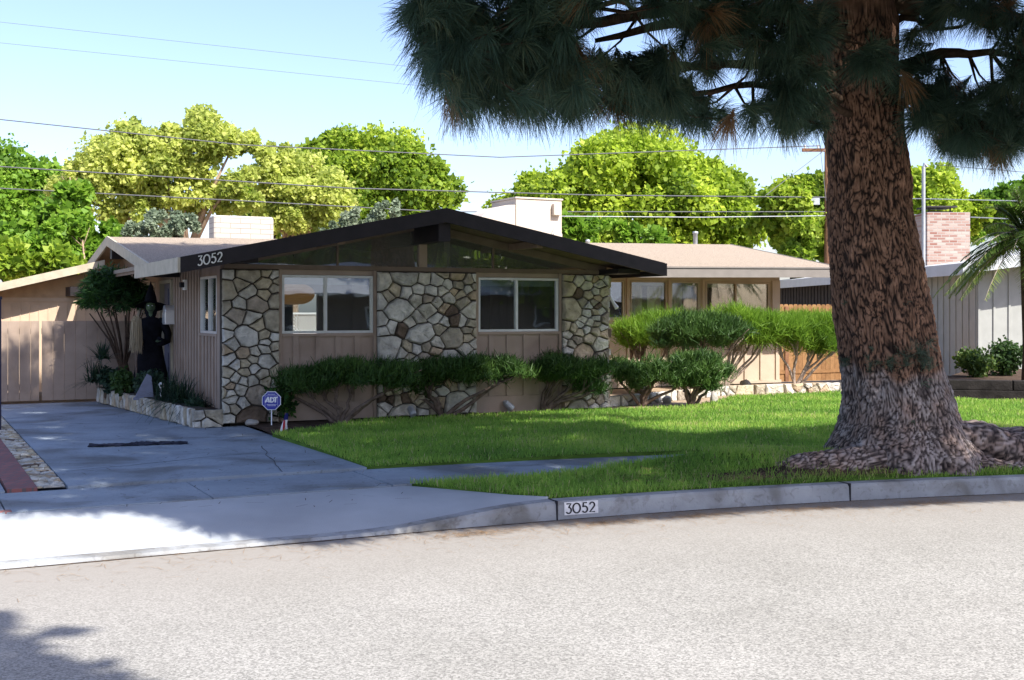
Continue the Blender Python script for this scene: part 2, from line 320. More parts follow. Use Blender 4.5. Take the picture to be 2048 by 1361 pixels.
# ------------------------------------------------------------------ stone veneer (Voronoi stones, each with its own thickness)
def clip(poly, px, py, nx, ny):
    out = []; n = len(poly)
    for i in range(n):
        a, b = poly[i], poly[(i+1) % n]; da = (a[0]-px)*nx+(a[1]-py)*ny; db = (b[0]-px)*nx+(b[1]-py)*ny
        if da <= 0: out.append(a)
        if (da < 0) != (db < 0) and da != db: t = da/(da-db); out.append((a[0]+t*(b[0]-a[0]), a[1]+t*(b[1]-a[1])))
    return out
def stones(mb, w_, h_, cell, to3, seed, sx=1., sy=1., thick=.06, gap=.008):
    r = random.Random(seed); pts = []
    for _ in range(4000):
        p = (r.random()*w_, r.random()*h_); rad = cell*r.choice([.28, .45, .8, 1.05, 1.25, 1.4])
        if all(math.hypot((p[0]-q[0])/sx, (p[1]-q[1])/sy) > (rad+q[2])*.5 for q in pts): pts.append((p[0], p[1], rad))
    for i, p in enumerate(pts):
        poly = [(0, 0), (w_, 0), (w_, h_), (0, h_)]
        for j, q in enumerate(pts):
            if i == j: continue
            dx, dy = (q[0]-p[0])/sx**2, (q[1]-p[1])/sy**2
            if math.hypot(q[0]-p[0], q[1]-p[1]) > cell*4: continue
            tt = .5+.16*(p[2]-q[2])/cell; l_ = math.hypot(dx, dy)
            poly = clip(poly, p[0]+(q[0]-p[0])*tt, p[1]+(q[1]-p[1])*tt, dx/l_, dy/l_)
            if len(poly) < 3: break
        if len(poly) < 3: continue
        cx = sum(a[0] for a in poly)/len(poly); cy = sum(a[1] for a in poly)/len(poly)
        # refine outline, shrink, wobble
        ref = []
        for k in range(len(poly)):
            a, b = poly[k], poly[(k+1) % len(poly)]; l_ = math.hypot(b[0]-a[0], b[1]-a[1]); m_ = max(1, int(l_/.06))
            for q in range(m_): ref.append((a[0]+(b[0]-a[0])*q/m_, a[1]+(b[1]-a[1])*q/m_))
        out = []; rad = max(.02, sum(math.hypot(a[0]-cx, a[1]-cy) for a in ref)/len(ref))
        for a in ref:
            d = math.hypot(a[0]-cx, a[1]-cy); g = gap*(.6+1.2*r.random()); s_ = max(.3, (d-g)/d) if d > 0 else 1
            k2 = 1-.10*max(0, d/rad-1.3)*3
            out.append((cx+(a[0]-cx)*s_*max(.7, k2), cy+(a[1]-cy)*s_*max(.7, k2)))
        th = thick*(.55+.8*r.random()); tx, ty = r.gauss(0, .06), r.gauss(0, .06); n = len(out); var = r.random()
        rows = []
        for sc_, dd in ((1, 0), (.97, th*.7), (.86, th), (.45, th*1.06)):
            rows.append([to3(cx+(a[0]-cx)*sc_, cy+(a[1]-cy)*sc_, dd+(tx*(a[0]-cx)+ty*(a[1]-cy)+r.gauss(0, .004) if dd > 0 else 0)) for a in out])
        vs = [p_ for row in rows for p_ in row]+[to3(cx, cy, th*1.06)]
        fs = [(q*n+k, q*n+(k+1) % n, (q+1)*n+(k+1) % n, (q+1)*n+k) for q in range(3) for k in range(n)]+[(3*n+k, 3*n+(k+1) % n, 4*n) for k in range(n)]
        mb.add(vs, fs, var)

# ------------------------------------------------------------------ lettering by strokes
def arc(cx, cy, rx, ry, a0, a1, n=14): return [(cx+rx*math.cos(R(a0+(a1-a0)*i/n)), cy+ry*math.sin(R(a0+(a1-a0)*i/n))) for i in range(n+1)]
GL = {'3': [[(.06, 1), (.56, 1), (.30, .62)]+arc(.28, .31, .30, .31, 88, -150)], '0': [arc(.42, .5, .42, .5, 0, 360, 28)],
      '5': [[(.56, 1), (.14, 1), (.08, .55)]+arc(.28, .32, .31, .32, 110, -150)], '2': [arc(.31, .72, .28, .28, 170, -35)+[(.02, 0), (.62, 0)]]}
GW = {'3': .72, '0': .98, '5': .76, '2': .7}
def ribbon(mb, pts, wd, to3, d0, d1, var=0):
    n = len(pts); Lf, Rt = [], []
    for i in range(n):
        a, b = pts[max(0, i-1)], pts[min(n-1, i+1)]
        if pts[0] == pts[-1] and i in (0, n-1): a, b = pts[-2], pts[1]
        tx, ty = b[0]-a[0], b[1]-a[1]; l_ = math.hypot(tx, ty) or 1; nx, ny = -ty/l_*wd/2, tx/l_*wd/2
        Lf.append((pts[i][0]+nx, pts[i][1]+ny)); Rt.append((pts[i][0]-nx, pts[i][1]-ny))
    vs = [to3(*p, d) for d in (d0, d1) for p in Lf+Rt]
    fs = []
    for i in range(n-1):
        fs += [(2*n+i, 2*n+i+1, 3*n+i+1, 3*n+i), (i, 2*n+i, 2*n+i+1, i+1), (n+i, n+i+1, 3*n+i+1, 3*n+i)]
    fs += [(0, n, 3*n, 2*n), (n-1, 3*n-1, 4*n-1, 2*n-1)]
    mb.add(vs, fs, var)
def number(mb, s, h, wd, to3, d0, d1):
    x = 0
    for ch in s:
        for st in GL[ch]: ribbon(mb, [(x+p[0]*h*.78, p[1]*h) for p in st], wd, to3, d0, d1)
        x += GW[ch]*h*.86
    return x
# ================================================================== THE SETTING: ground, road, kerb, paving
def loft(name, rows, m, kind='structure', smooth=False):
    n = len(rows[0]); mb = MB()
    mb.add([p for r_ in rows for p in r_], [(i*n+k, i*n+k+1, (i+1)*n+k+1, (i+1)*n+k) for i in range(len(rows)-1) for k in range(n-1)])
    o = mb.build(name, m, smooth=smooth); o['kind'] = kind; return o
KU = [-60, -30, -15, -8, -5, -4, -3.3, -2.6, -2, -1.4, -.9, -.5, -.2, .1, .4, .7, .95, 1.07, 1.3, 1.8, 2.4, 3, 3.6, 4.2, 5, 6, 7, 8, 10, 12]
def W(u, v, z): p = H(u, v); return Vector((p.x, p.y, z))
def kerb_top(u):
    if u <= -.75: return .028
    if u >= 1.07: return .16
    t = (u+.75)/1.82; return .028+.132*(t*t*(3-2*t))
# ground to the horizon behind the kerb and the carriageway in front of it
KP = [W(u, kv(u), 0) for u in KU]
far = [Vector((400, 40, 0)), Vector((400, 600, 0)), Vector((-500, 600, 0))]
gm = MB(); gm.add([p+Vector((-.07, .15, .02)) for p in KP]+[p+Vector((0, 0, .02)) for p in far], [tuple(range(len(KP)+3))]); gm.build('ground', M['mulch'])['kind'] = 'structure'
yy = MB()
offs = [0, .12, .45, .9, 1.5, 2.2, 3.2, 5, 8, 14, 30, 60]
dirt = [1, 1, .85, .6, .35, .12, 0, 0, 0, 0, 0, 0]
KR = [W(u, kv(u)+.1, 0) for u in KU]
rows = []
for i, o_ in enumerate(offs): rows += [W(u, kv(u)+(.1 if i == 0 else 0)-o_, 0) for u in KU]
n = len(KU)
yy.add(rows, [(i*n+k, i*n+k+1, (i+1)*n+k+1, (i+1)*n+k) for i in range(len(offs)-1) for k in range(n-1)])
road = yy.build('road', M['asphalt']); road['kind'] = 'structure'
da = road.data.attributes.new('dirt', 'FLOAT', 'POINT'); da.data.foreach_set('value', np.repeat(np.array(dirt, np.float32), n))
# kerb with its dropped section at the driveway
kb = MB(); segs = []
fine = sorted(set(KU+[x*.1 for x in range(-20, 13)])); fine = [u for u in fine if u >= -60]
for u in fine:
    t_ = kerb_top(u); v = kv(u); bl = .02 if t_ > .05 else .012
    segs.append([W(u, v-.012, -.03), W(u, v, max(.004, t_-bl*1.3)), W(u, v+bl, t_), W(u, v+.15, t_+.004), W(u, v+.15, -.03)])
nn = 5; kb.add([p for s_ in segs for p in s_], [(i*nn+k, i*nn+k+1, (i+1)*nn+k+1, (i+1)*nn+k) for i in range(len(segs)-1) for k in range(nn-1)])
kerb = kb.build('kerb', M['kerb'], smooth=False); kerb['kind'] = 'structure'
jm = MB()
for u in (1.07, 4.05, 7.0): jm.box(u-.006, u+.006, kv(u)-.016, kv(u)+.152, .0, kerb_top(u)+.008)
jo = jm.build('expansion_joint', M['ink'], kerb); jo.location = (A.x, A.y, 0); jo.rotation_euler = (0, 0, HA)
# thin dark dirt line in the gutter
loft('gutter_line', [[W(u, kv(u)-.02-.012*(i % 2), .004) for i, u in enumerate(fine)], [W(u, kv(u)-.002, .004) for u in fine]], M['soil'])
# number painted on the kerb
nm = MB(); u0 = 1.14
def kto(x, y, d): u = u0+x; return W(u, kv(u)-.009+.0095*(y/.16)-.0005-d, .012+y)
pm = MB(); xs = [i*.041 for i in range(9)]
pm.add([kto(x, y, .004) for y in (.028, .138) for x in xs], [(i, i+1, 10+i, 9+i) for i in range(8)])
kn = pm.build('number_plate', M['plate'], kerb)
number(nm, '3052', .082, .0115, lambda x, y, d: kto(x*1.30+.016, y+.042, d), .005, .0075)
nm.build('kerb_number', M['ink'], kn)

# heights of the planted ground
TX, TY = 4.10, 12.65                                            # pine trunk
def zg(x, y):
    u, v = loc(x, y); d = v-kv(u); t = min(1, max(0, (d-.15)/4.5)); z = .165+.085*t
    if d < 2.0 or True:
        z += .15*math.exp(-((x-2.3)/1.5)**2-((y-12.4)/.7)**2)*min(1, max(0, (d-.12)/.5))+.06*math.exp(-((x-4.1)/1.6)**2-((y-12.6)/1.3)**2)*min(1, max(0, (d-.12)/.5))
    return z
def slab(mb, poly, z0, top): mb.prism([W(u, v, z0+top*0) for u, v in poly], (0, 0, top))
# apron, sidewalk, driveway: cast slabs with open joints
ap = [u for u in fine if -30 <= u <= 1.07]
def apv(u): return -6.07 if u < .27 else -6.07+(kv(u)+.15+6.07)*((u-.27)/.8)
rows = []
for t_ in (0, .12, .35, .65, 1): rows.append([W(u, (kv(u)+.15)*(1-t_)+apv(u)*t_, (kerb_top(u)+.004)*(1-t_)+(.175*t_ if u < .27 else (kerb_top(u)*(.0)+.17)*t_)+.018*math.sin(t_*math.pi)) for u in ap])
loft('driveway_apron', rows, M['apron'], smooth=False)
pm = MB()
edges = [-30, -20, -12, -8, -6.2, -4.7, -3.2, -1.55, .1]
for a, b in zip(edges, edges[1:]): slab(pm, [(a+.006, -6.06), (b-.006, -6.06), (b-.006, -4.96), (a+.006, -4.96)], .1, .085)
bu = [.112, 1.2, 2.2, 3.2, 4.3]
for a, b in zip(bu, bu[1:]):
    f_ = lambda u: -6.06-.022*u*u; g_ = lambda u: -4.935-.025*u*u
    slab(pm, [(a, f_(a)), (b-.01, f_(b)), (b-.01, g_(b)), (a, g_(a))], .1, .09)
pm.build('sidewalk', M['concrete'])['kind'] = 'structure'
dm = MB()
vs_ = [-4.945, -2.5, .02, 2.7, 5.6]
for a, b in zip(vs_, vs_[1:]):
    right = .26 if b < .1 else -.3
    for uu in ((-2.6, right),): slab(dm, [(uu[0], a+.006), (uu[1], a+.006), (uu[1], b-.006), (uu[0], b-.006)], .1, .112)
slab(dm, [(-9, -4.945), (-3.13, -4.945), (-3.13, 4), (-9, 4)], .1, .10)
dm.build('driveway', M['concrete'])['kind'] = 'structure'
loft('joint_bed', [[W(u, -6.1, .168) for u in (-30, .1)], [W(u, 5.3, .19) for u in (-30, .1)]], M['ink'])
bm_ = MB(); slab(bm_, [(-3.11, -4.94), (-2.86, -4.94), (-2.86, 3.2), (-3.11, 3.2)], .1, .116)
bs = bm_.build('brick_edging', M['paver']); tag(bs, 'long strip of dark red brick pavers between two driveways', 'brick edging')
b2 = MB()
for k in range(14):
    u = -3.24-.19*k; b2.prism([W(u-.085, -6.055, .17), W(u+.085, -6.055, .17), W(u+.085, -5.96, .17), W(u-.085, -5.96, .17)], (0, 0, .02), var=k*.37 % 1)
tag(b2.build('brick_edging', M['paver']), 'single row of bricks crossing the apron beside the sidewalk', 'brick edging')
fm = MB()
stones(fm, 8.2, .26, .15, lambda x, y, d: W(-2.86+.25*y/.26, -4.9+x, .2+d), 5, thick=.012, gap=.005)
fs_ = fm.build('flagstone_strip', M['stone']); tag(fs_, 'narrow strip of pale broken flagstones along the driveway edge', 'stone edging')
# planted ground
lawn_back = [(at(px, py, 2400*1.55/(py-622)).x, 2400*1.55/(py-622)) for px, py in ((545, 868), (740, 842), (950, 832), (1240, 819), (1395, 813), (1470, 793), (1690, 785))]
LAWN = [tuple(W(.28, -4.9, 0)[:2])]+[tuple(W(u, -4.93-.025*u*u, 0)[:2]) for u in (1, 2, 3, 4, 4.29)]+[tuple(W(u, -6.05-.022*u*u, 0)[:2]) for u in (4.31, 5.5, 7, 8.5)]+[(12.5, 13.6), (12.5, 20), (8.6, 20.6), (7.4, 21.4)]+lawn_back[::-1]
PARK = [tuple(W(.28, -6.04, 0)[:2])]+[tuple(W(u, apv(u)+.01, 0)[:2]) for u in (.5, .8, 1.05)]+[tuple(W(u, kv(u)+.15, 0)[:2]) for u in (1.3, 2, 3, 4, 5, 6, 7, 8, 10)]+[tuple(W(10, -8.4, 0)[:2])]+[tuple(W(u, -6.06-.022*u*u, 0)[:2]) for u in (8.5, 7, 5.5, 4, 3, 2, 1)]
def terrain(name, poly, m, dz=0, st=.25):
    bm = bmesh.new(); x0 = min(p[0] for p in poly); x1 = max(p[0] for p in poly); y0 = min(p[1] for p in poly); y1 = max(p[1] for p in poly)
    f = bm.faces.new([bm.verts.new((x, y, 0)) for x, y in poly])
    for i in range(1, int((x1-x0)/st)): bmesh.ops.bisect_plane(bm, geom=bm.verts[:]+bm.edges[:]+bm.faces[:], plane_co=(x0+i*st, 0, 0), plane_no=(1, 0, 0))
    for i in range(1, int((y1-y0)/st)): bmesh.ops.bisect_plane(bm, geom=bm.verts[:]+bm.edges[:]+bm.faces[:], plane_co=(0, y0+i*st, 0), plane_no=(0, 1, 0))
    for v in bm.verts: v.co.z = zg(v.co.x, v.co.y)+dz
    bmesh.ops.recalc_face_normals(bm, faces=bm.faces)
    ex = bmesh.ops.extrude_edge_only(bm, edges=[e for e in bm.edges if e.is_boundary])
    for v in ex['geom']:
        if isinstance(v, bmesh.types.BMVert): v.co.z -= .15
    me = bpy.data.meshes.new(name); bm.to_mesh(me); bm.free(); o = link(name, me, m, smooth=True); o['kind'] = 'structure'; return o
terrain('lawn', LAWN, M['turf']); terrain('parkway_lawn', PARK, M['turf'])
def blob(u_, off, ru, rv, n_=26): return [tuple(W(u_+ru*(1+.2*noise.noise(Vector((i*.9, u_, 0))))*math.cos(2*math.pi*i/n_), kv(u_)+off-.044*u_*ru*math.cos(2*math.pi*i/n_)+rv*(1+.35*noise.noise(Vector((i*.9, u_, 5))))*math.sin(2*math.pi*i/n_), 0)[:2]) for i in range(n_)]
BARE = [(4.7, .47, 1.9, .17), (4.9, 2.55, .5, .11), (7.0, .6, .8, .16)]
for b_ in BARE: terrain('bare_soil', blob(*b_), M['soil'], .006)
# strips of soil: bed along the house front and dark earth edges
def sheet(name, pts, z, m): mb = MB(); mb.add([Vector((x, y, z)) for x, y in pts], [tuple(range(len(pts)))]); o = mb.build(name, m); o['kind'] = 'structure'; return o
w2 = lambda u, v: tuple(W(u, v, 0)[:2])
sheet('planting_bed', [w2(.27, .2), w2(6.2, .3)]+lawn_back[:4][::-1]+[w2(.27, -.95)], .235, M['soil'])
sheet('gravel_bed', lawn_back[3:]+[w2(14, 2.6), w2(14, 4), w2(6.1, 4), w2(6.2, .32)], .232, M['mulch'])

def grass(name, poly, dens, hgt, label):
    P2 = np.array(poly); lo, hi = P2.min(0), P2.max(0); lo[0] = max(lo[0], -5); hi[0] = min(hi[0], 11)
    area = (hi-lo).prod(); N_ = int(area*dens); P = lo+rng.random((N_, 2))*(hi-lo)
    P = P[inpoly(P, poly)]
    px = CX+P[:, 0]/P[:, 1]*F; P = P[(px > -60) & (px < 2110)]
    keep = rng.random(len(P)) < np.clip((13.5/P[:, 1])**1.6, .3, 1); P = P[keep]
    pn = np.array([noise.noise(Vector((x*1.4, y*1.4, 0)))+.6*noise.noise(Vector((x*5, y*5, 3))) for x, y in P])
    Z = np.array([zg(x, y) for x, y in P])
    # bare dirt around the roots
    rootd = np.exp(-((P[:, 0]-4.3)/1.9)**2-((P[:, 1]-11.45)/.42)**2)
    UV = np.array([loc(x, y) for x, y in P])
    for (bu_, bo, bru, brv) in BARE: rootd = np.maximum(rootd, .95*np.exp(-(((UV[:, 0]-bu_)/bru)**2+((UV[:, 1]-kv(bu_)-bo+.044*bu_*(UV[:, 0]-bu_))/brv)**2)*.9))
    k2 = rng.random(len(P)) > rootd*1.1; P, Z, pn = P[k2], Z[k2], pn[k2]
    n_ = len(P); h = hgt*(.55+.7*rng.random(n_))*(1+.35*pn)
    D = unit(np.stack([rng.normal(0, .35, n_), rng.normal(0, .35, n_), np.ones(n_)], 1))
    big = np.array([noise.noise(Vector((x*.55, y*.8, 11))) for x, y in P]); var = np.clip(.45+.3*pn+.5*big+rng.normal(0, .16, n_), 0, .9); dry = rng.random(n_) < .03+.12*np.clip(big, 0, 1); var[dry] = 1
    wd = .0042*(P[:, 1]/13)*(.8+.5*rng.random(n_))
    o = quads(name, strips(np.column_stack([P, Z-.004]), D, h, wd), var, M['grass']); tag(o, label, 'grass', kind='stuff'); return o
grass('grass', LAWN, 2100, .055, 'mown green grass blades covering the front lawn')
grass('grass', PARK, 3000, .062, 'longer green grass blades on the strip beside the kerb')
# dry needles fallen on road, driveway and kerb strip
def litter(name, n_, gen, label, ln=.10, wd=.0014, m='dryneedle'):
    P = np.array([gen() for _ in range(n_)]); a = rng.random(n_)*math.pi*2
    D = unit(np.stack([np.cos(a), np.sin(a), rng.normal(0, .06, n_)], 1)); l_ = ln*(.5+rng.random(n_)); S = np.stack([-np.sin(a), np.cos(a), np.zeros(n_)], 1)*wd
    T = P+D*l_[:, None]; Q = np.stack([P-S, P+S, T+S, T-S], 1); Q[:, :, 2] = np.maximum(Q[:, :, 2], P[:, None, 2])
    tag(quads(name, Q, rng.random(n_), M[m]), label, 'pine needles', kind='stuff')
def g_road():
    u = random.choice([random.gauss(1.5, 1.6), random.gauss(4.2, 1.6), random.uniform(-4, 8)]); v = kv(u)-abs(random.gauss(0, .38))-.03
    if random.random() < .35:
        cu = random.choice([.2, 1.4, 2.3, 3.4, 4.6]); u = random.gauss(cu, .22); v = kv(u)-.25-.12*(cu % 1)+random.gauss(0, .05)
    return tuple(W(u, v, .006))
litter('fallen_needles', 3400, g_road, 'dry brown pine needles gathered along the gutter of the road', .085, .0013)
def g_drive(): u = random.uniform(-2.4, .2); v = random.uniform(-7, 5); return tuple(W(u, v, .216 if v > -4.9 else .19))
litter('fallen_needles', 260, g_drive, 'scattered dark pine needles and twigs lying on the driveway', .1, .003, 'branch')
def g_park():
    x = random.gauss(4.0, 1.5); y = random.gauss(11.35, .3); u, v = loc(x, y)
    if v < kv(u)+.16: return g_park()
    return (x, y, zg(x, y)+.03+random.random()*.02)
litter('fallen_needles', 900, g_park, 'dry pine needles scattered on the grass round the pine roots', .16)

def g_lawn():
    u = random.uniform(.5, 8); v = random.uniform(-7, -.8)
    if -6.05 < v < -4.95 and u < 4.3: return g_lawn()
    if v < kv(u)+.2: return g_lawn()
    p = H(u, v); return (p.x, p.y, zg(p.x, p.y)+.02+random.random()*.03)
litter('fallen_needles', 900, g_lawn, 'single straw coloured pine needles lying in the lawn', .15, .0016)
# hairline cracks and oil marks of the driveway slabs
ck = MB()
for (u0_, v0_, u1_, v1_) in ((-2.5, -3.9, -.4, -3.2), (-2.2, -.9, .1, -1.5), (-2.5, 1.5, -.8, 1.1), (-.6, -4.9, -.2, -2.6), (-1.9, -6.3, -1.2, -7.3)):
    pts = []
    for i in range(19): t = i/18; pts.append((u0_+(u1_-u0_)*t+.05*noise.noise(Vector((t*6, u0_, 1))), v0_+(v1_-v0_)*t+.09*noise.noise(Vector((t*5, v0_, 4)))))
    z_ = .215 if v0_ > -5 else .155
    if v0_ < -5: continue
    ribbon(ck, pts, .007, lambda x, y, d: W(x, y, z_+d), 0, .0006)
cko = ck.build('crack', M['ink']); cko['kind'] = 'structure'

# ================================================================== THE HOUSE
house = empty('house', A, HA, 'low ranch house with stone pillars, dark gable fascia and taupe board walls', 'house')
def ph(mb, name, m, parent=house, **k): return mb.build(name, M[m], parent, **k)
def battens(mb, u0, u1, z0, z1, v, us, wd=.085, t=.018):
    for u in us: mb.box(u-wd/2, u+wd/2, v-t, v, z0, z1)
# front wing walls -------------------------------------------------
for a, b, us in ((.75, 2.20, [1.0, 1.33, 1.62, 1.91]), (3.79, 5.28, [4.06, 4.36, 4.65, 4.94])):
    wl = MB(); wl.box(a, b, 0, .1, .25, 1.222); battens(wl, 0, 0, .25, 1.222, 0, us)
    wl.box(a, b, -.012, .1, 0, .247); wl.box(a, b, 0, .1, 2.06, 2.13)
    for q in (a+.002, b-.045): wl.box(q, q+.043, -.03, 0, 0, 2.13)
    wl.box(a+.047, b-.045, -.035, 0, 1.19, 1.228)
    ph(wl, 'wall', 'wall')

for nm_, (a, b), sd in (('stone_pillar', (-.05, .75), 11), ('stone_pillar', (2.2, 3.79), 23), ('stone_pillar', (5.28, 6.13), 31)):
    mm_ = MB(); mm_.box(a+.005, b-.005, -.022, .1, 0, 2.125)
    
    p_ = mm_.build(nm_, M['mortar'], house)
    st = MB(); stones(st, b-a, 2.12, .31, lambda x, y, d, a=a: (a+x, -.022-d, y), sd, 1.12, .92)
    if b > 6: stones(st, .5, 2.12, .24, lambda x, y, d: (6.125+d, .48-x, y), 77)
    st.build('veneer', M['stone'], p_)
# beam over the wall, gable post, gable glazing
def zt(u): return 2.985-.2075*abs(u-2.88) if u < 2.88 else 2.985-.192*abs(u-2.88)     # roof top line
hb = MB(); hb.box(-.02, 6.13, -.045, .1, 2.131, 2.195); ph(hb, 'header_beam', 'brown')
gp = MB(); gp.box(2.87, 2.995, -.03, .08, 2.196, 2.80); ph(gp, 'gable_post', 'wall')
for a, b in ((.15, 2.868), (2.997, 5.9)):
    um = [a+(b-a)*i/6 for i in range(7)]
    gl = MB(); gl.add([(u, .02, 2.196) for u in um]+[(u, .02, max(2.2, zt(u)-.13)) for u in um], [(i, i+1, 8+i, 7+i) for i in range(6)])
    ph(gl, 'gable_window', 'veiledglass')
gt = MB()
for a, b in ((.0, 2.868), (2.997, 6.1)):
    gt.prism([(a, -.02, zt(a)-.12), (b, -.02, zt(b)-.12), (b, -.02, zt(b)-.24), (a, -.02, zt(a)-.24)], (0, .04, 0))
for u_ in (1.62, 4.1): gt.box(u_-.012, u_+.012, -.005, .035, 2.2, zt(u_)-.2)
ph(gt, 'gable_trim', 'brown')
# roof of the front wing
VF, VB = -1.0, 6.6
def slabroof(name, u0, u1, m, dz, th, v0, v1, zf=zt):
    mb = MB(); mb.prism([(u0, v0, zf(u0)+dz), (u1, v0, zf(u1)+dz), (u1, v0, zf(u1)+dz-th), (u0, v0, zf(u0)+dz-th)], (0, v1-v0, 0)); return mb
r1 = slabroof('', -.80, 2.88, '', .0, .06, VF+.04, VB); rr = slabroof('', 2.88, 6.56, '', .0, .06, VF+.04, VB); r1.add(rr.v, rr.f)
froof = ph(r1, 'roof', 'roof')
s1 = slabroof('', -.78, 2.87, '', -.062, .05, VF+.05, VB-.3); s2 = slabroof('', 2.89, 6.54, '', -.062, .05, VF+.05, VB-.3); s1.add(s2.v, s2.f)
ph(s1, 'soffit', 'soffit')
fb = MB()
for a, b in ((-.80, 2.88), (2.88, 6.56)): fb.prism([(a, VF, zt(a)+.012), (b, VF, zt(b)+.012), (b, VF, zt(b)-.19), (a, VF, zt(a)-.19)], (0, .04, 0))
fas = ph(fb, 'fascia', 'black')
eb = MB(); eb.box(-.835, -.802, VF, 2.2, zt(-.8)-.185, zt(-.8)+.005); ph(eb, 'eave_board', 'cream')
er = MB(); er.box(6.562, 6.60, VF, 2.95, zt(6.56)-.19, zt(6.56)+.005); ph(er, 'eave_board', 'black')
nb = MB(); sl_ = .2075
def fto(x, y, d): u = -.585+x; return (u, VF-d, zt(u)-.142+y)
number(nb, '3052', .118, .016, lambda x, y, d: fto(x, y, d), .008, .022); ph(nb, 'house_number', 'silver', fas)
rb = MB(); rb.box(2.79, 2.97, -.93, .12, 2.53, 2.79); ph(rb, 'ridge_beam', 'black')
for a, b in ((.06, .30), (5.95, 6.35)):
    cb = MB(); cb.box(a, b, -.62, 0.05, 2.196 if a < 1 else 2.13, zt(a if a < 1 else b)-.115); ph(cb, 'corner_beam', 'black')
rf2 = MB()
for u in (1.35, 4.4): rf2 = MB(); rf2.box(u-.05, u+.05, VF+.06, 0, zt(u)-.22, zt(u)-.118); ph(rf2, 'rafter', 'soffit')
# windows ----------------------------------------------------------
def window(u0, u1, z0, z1, v, mull=(), parent=house, frame='alu', fw=.035, blind=.1, axis='u', name='window', glass='glass', label=None):
    def bx(mb, a, b, va, vb, c, d):
        if axis == 'u': mb.box(a, b, va, vb, c, d)
        else: mb.box(-vb if False else va, vb, a, b, c, d)
    f = MB(); va, vb = v-.03, v+.03
    bx(f, u0, u1, va, vb, z0, z0+fw); bx(f, u0, u1, va, vb, z1-fw, z1); bx(f, u0, u0+fw, va+.001, vb-.001, z0+fw, z1-fw); bx(f, u1-fw, u1, va+.001, vb-.001, z0+fw, z1-fw)
    for m_ in mull: bx(f, m_-fw*.55, m_+fw*.55, va+.002, vb-.002, z0+fw, z1-fw)
    o = f.build(name, M[frame], parent)
    p = MB(); bx(p, u0+fw*.6, u1-fw*.6, v+.004, v+.008, z0+fw*.6, z1-fw*.6); p.build('pane', M[glass], o)
    if blind:
        b = MB(); bx(b, u0+.05, u1-.05, v+.06, v+.085, z1-blind-.03, z1-.03)
        for q in range(3): bx(b, u0+.05, u1-.05, v+.055, v+.06, z1-.03-blind*(q+1)/3, z1-.034-blind*(q+1)/3+.01)
        b.build('blind', M['blind'], o)
    return o
window(.80, 2.152, 1.23, 2.055, .02, (1.44,)); window(3.84, 5.232, 1.23, 2.055, .02, (4.50,))
# left side wall (faces the driveway) --------------------------------
sw = MB()
sw.box(0, .1, .1, .34, 0, 2.1); sw.box(0, .1, .34, 1.40, 0, 1.19); sw.box(0, .1, .34, 1.40, 2.05, 2.2); sw.box(0, .1, 1.40, 3.55, 0, 2.2)
sw.box(0, .1, 3.55, 4.60, 2.06, 2.3); sw.box(0, .1, 4.6, 5.1, 0, 2.35); sw.box(0, .1, 5.1, 6.9, 0, .86); sw.box(0, .1, 5.1, 6.9, 2.05, 2.45); sw.box(0, .1, 6.9, 11.2, 0, 2.2)
sw.box(0, .1, .1, 3.55, 2.2, 2.32); sw.box(0, .1, 6.9, 11.2, 2.2, 2.3)
for v in [.42+.2*i for i in range(5)]: sw.box(-.03, 0, v-.045, v+.045, .1, 1.185)
for v in [1.5+.2*i for i in range(10)]: sw.box(-.03, 0, v-.045, v+.045, .1, 2.2)
sw.box(-.04, 0, .32, 1.42, 1.187, 1.222)
sw.box(-.03, 0, .12, .33, 0, 2.2)
# gable end wall up to the ridge
sw.prism([(0.002, 3.2, 2.3), (0.002, 6.95, 2.82), (0.002, 10.8, 2.3)], (.09, 0, 0))
ph(sw, 'wall', 'wall')
window(.36, 1.38, 1.225, 2.045, 0.0, (.86,), axis='v', blind=0)
window(5.12, 6.88, .88, 2.04, .02, (5.7,), axis='v', frame='cream', blind=0)
dr = MB(); dr.box(.045, .085, 3.66, 4.50, .1, 2.0); dd = ph(dr, 'door', 'door')
dp = MB()
for a, b in ((3.74, 4.04), (4.12, 4.42)):
    for c, d in ((.25, .85), (.95, 1.45), (1.55, 1.92)): dp.box(.03, .0451, a, b, c, d)
dp.build('door_panel', M['door'], dd, bevel=.008)
hd = MB(); hd.ell((.0, 3.73, 1.05), (.035, .035, .035)); hd.build('handle', M['silver'], dd, smooth=True)
df = MB(); df.box(-.03, .09, 3.56, 3.655, .1, 2.06); df.box(-.03, .09, 4.505, 4.6, .1, 2.06); df.box(-.03, .09, 3.655, 4.505, 2.005, 2.06); ph(df, 'door_frame', 'cream')
# right wing --------------------------------------------------------
VW = 4.1
ww = MB()
ww.box(6.1, 13.0, VW, VW+.1, .06, .985)
battens(ww, 0, 0, .06, .985, VW, [6.6+.42*i for i in range(16)], .05, .03)
ww.box(6.1, 8.30, VW, VW+.1, .985, 2.35); ww.box(8.30, 9.05, VW, VW+.1, .985, 1.38)
ww.box(6.1, 13.03, VW-.025, VW, 0, .06)
ww.box(8.30, 13.0, VW, VW+.1, 2.16, 2.35)
for a, b in ((9.05, 9.18), (10.08, 10.16), (10.90, 11.04), (12.74, 13.0)): ww.box(a, b, VW, VW+.1, .985, 2.16)
for u in (9.115, 10.12, 10.97): ww.box(u-.03, u+.03, VW-.03, VW, .985, 2.2)
ww.box(12.78, 12.99, VW-.03, VW, .985, 2.2)
ww.box(9.05, 13.0, VW-.035, VW, .95, .985); ww.box(6.15, 9.05, VW-.035, VW, 1.345, 1.38)
ww.box(12.9, 13.0, VW+.1, 10.9, 0, 2.35); ww.box(6.03, 6.1, .1, VW, 0, 2.15)
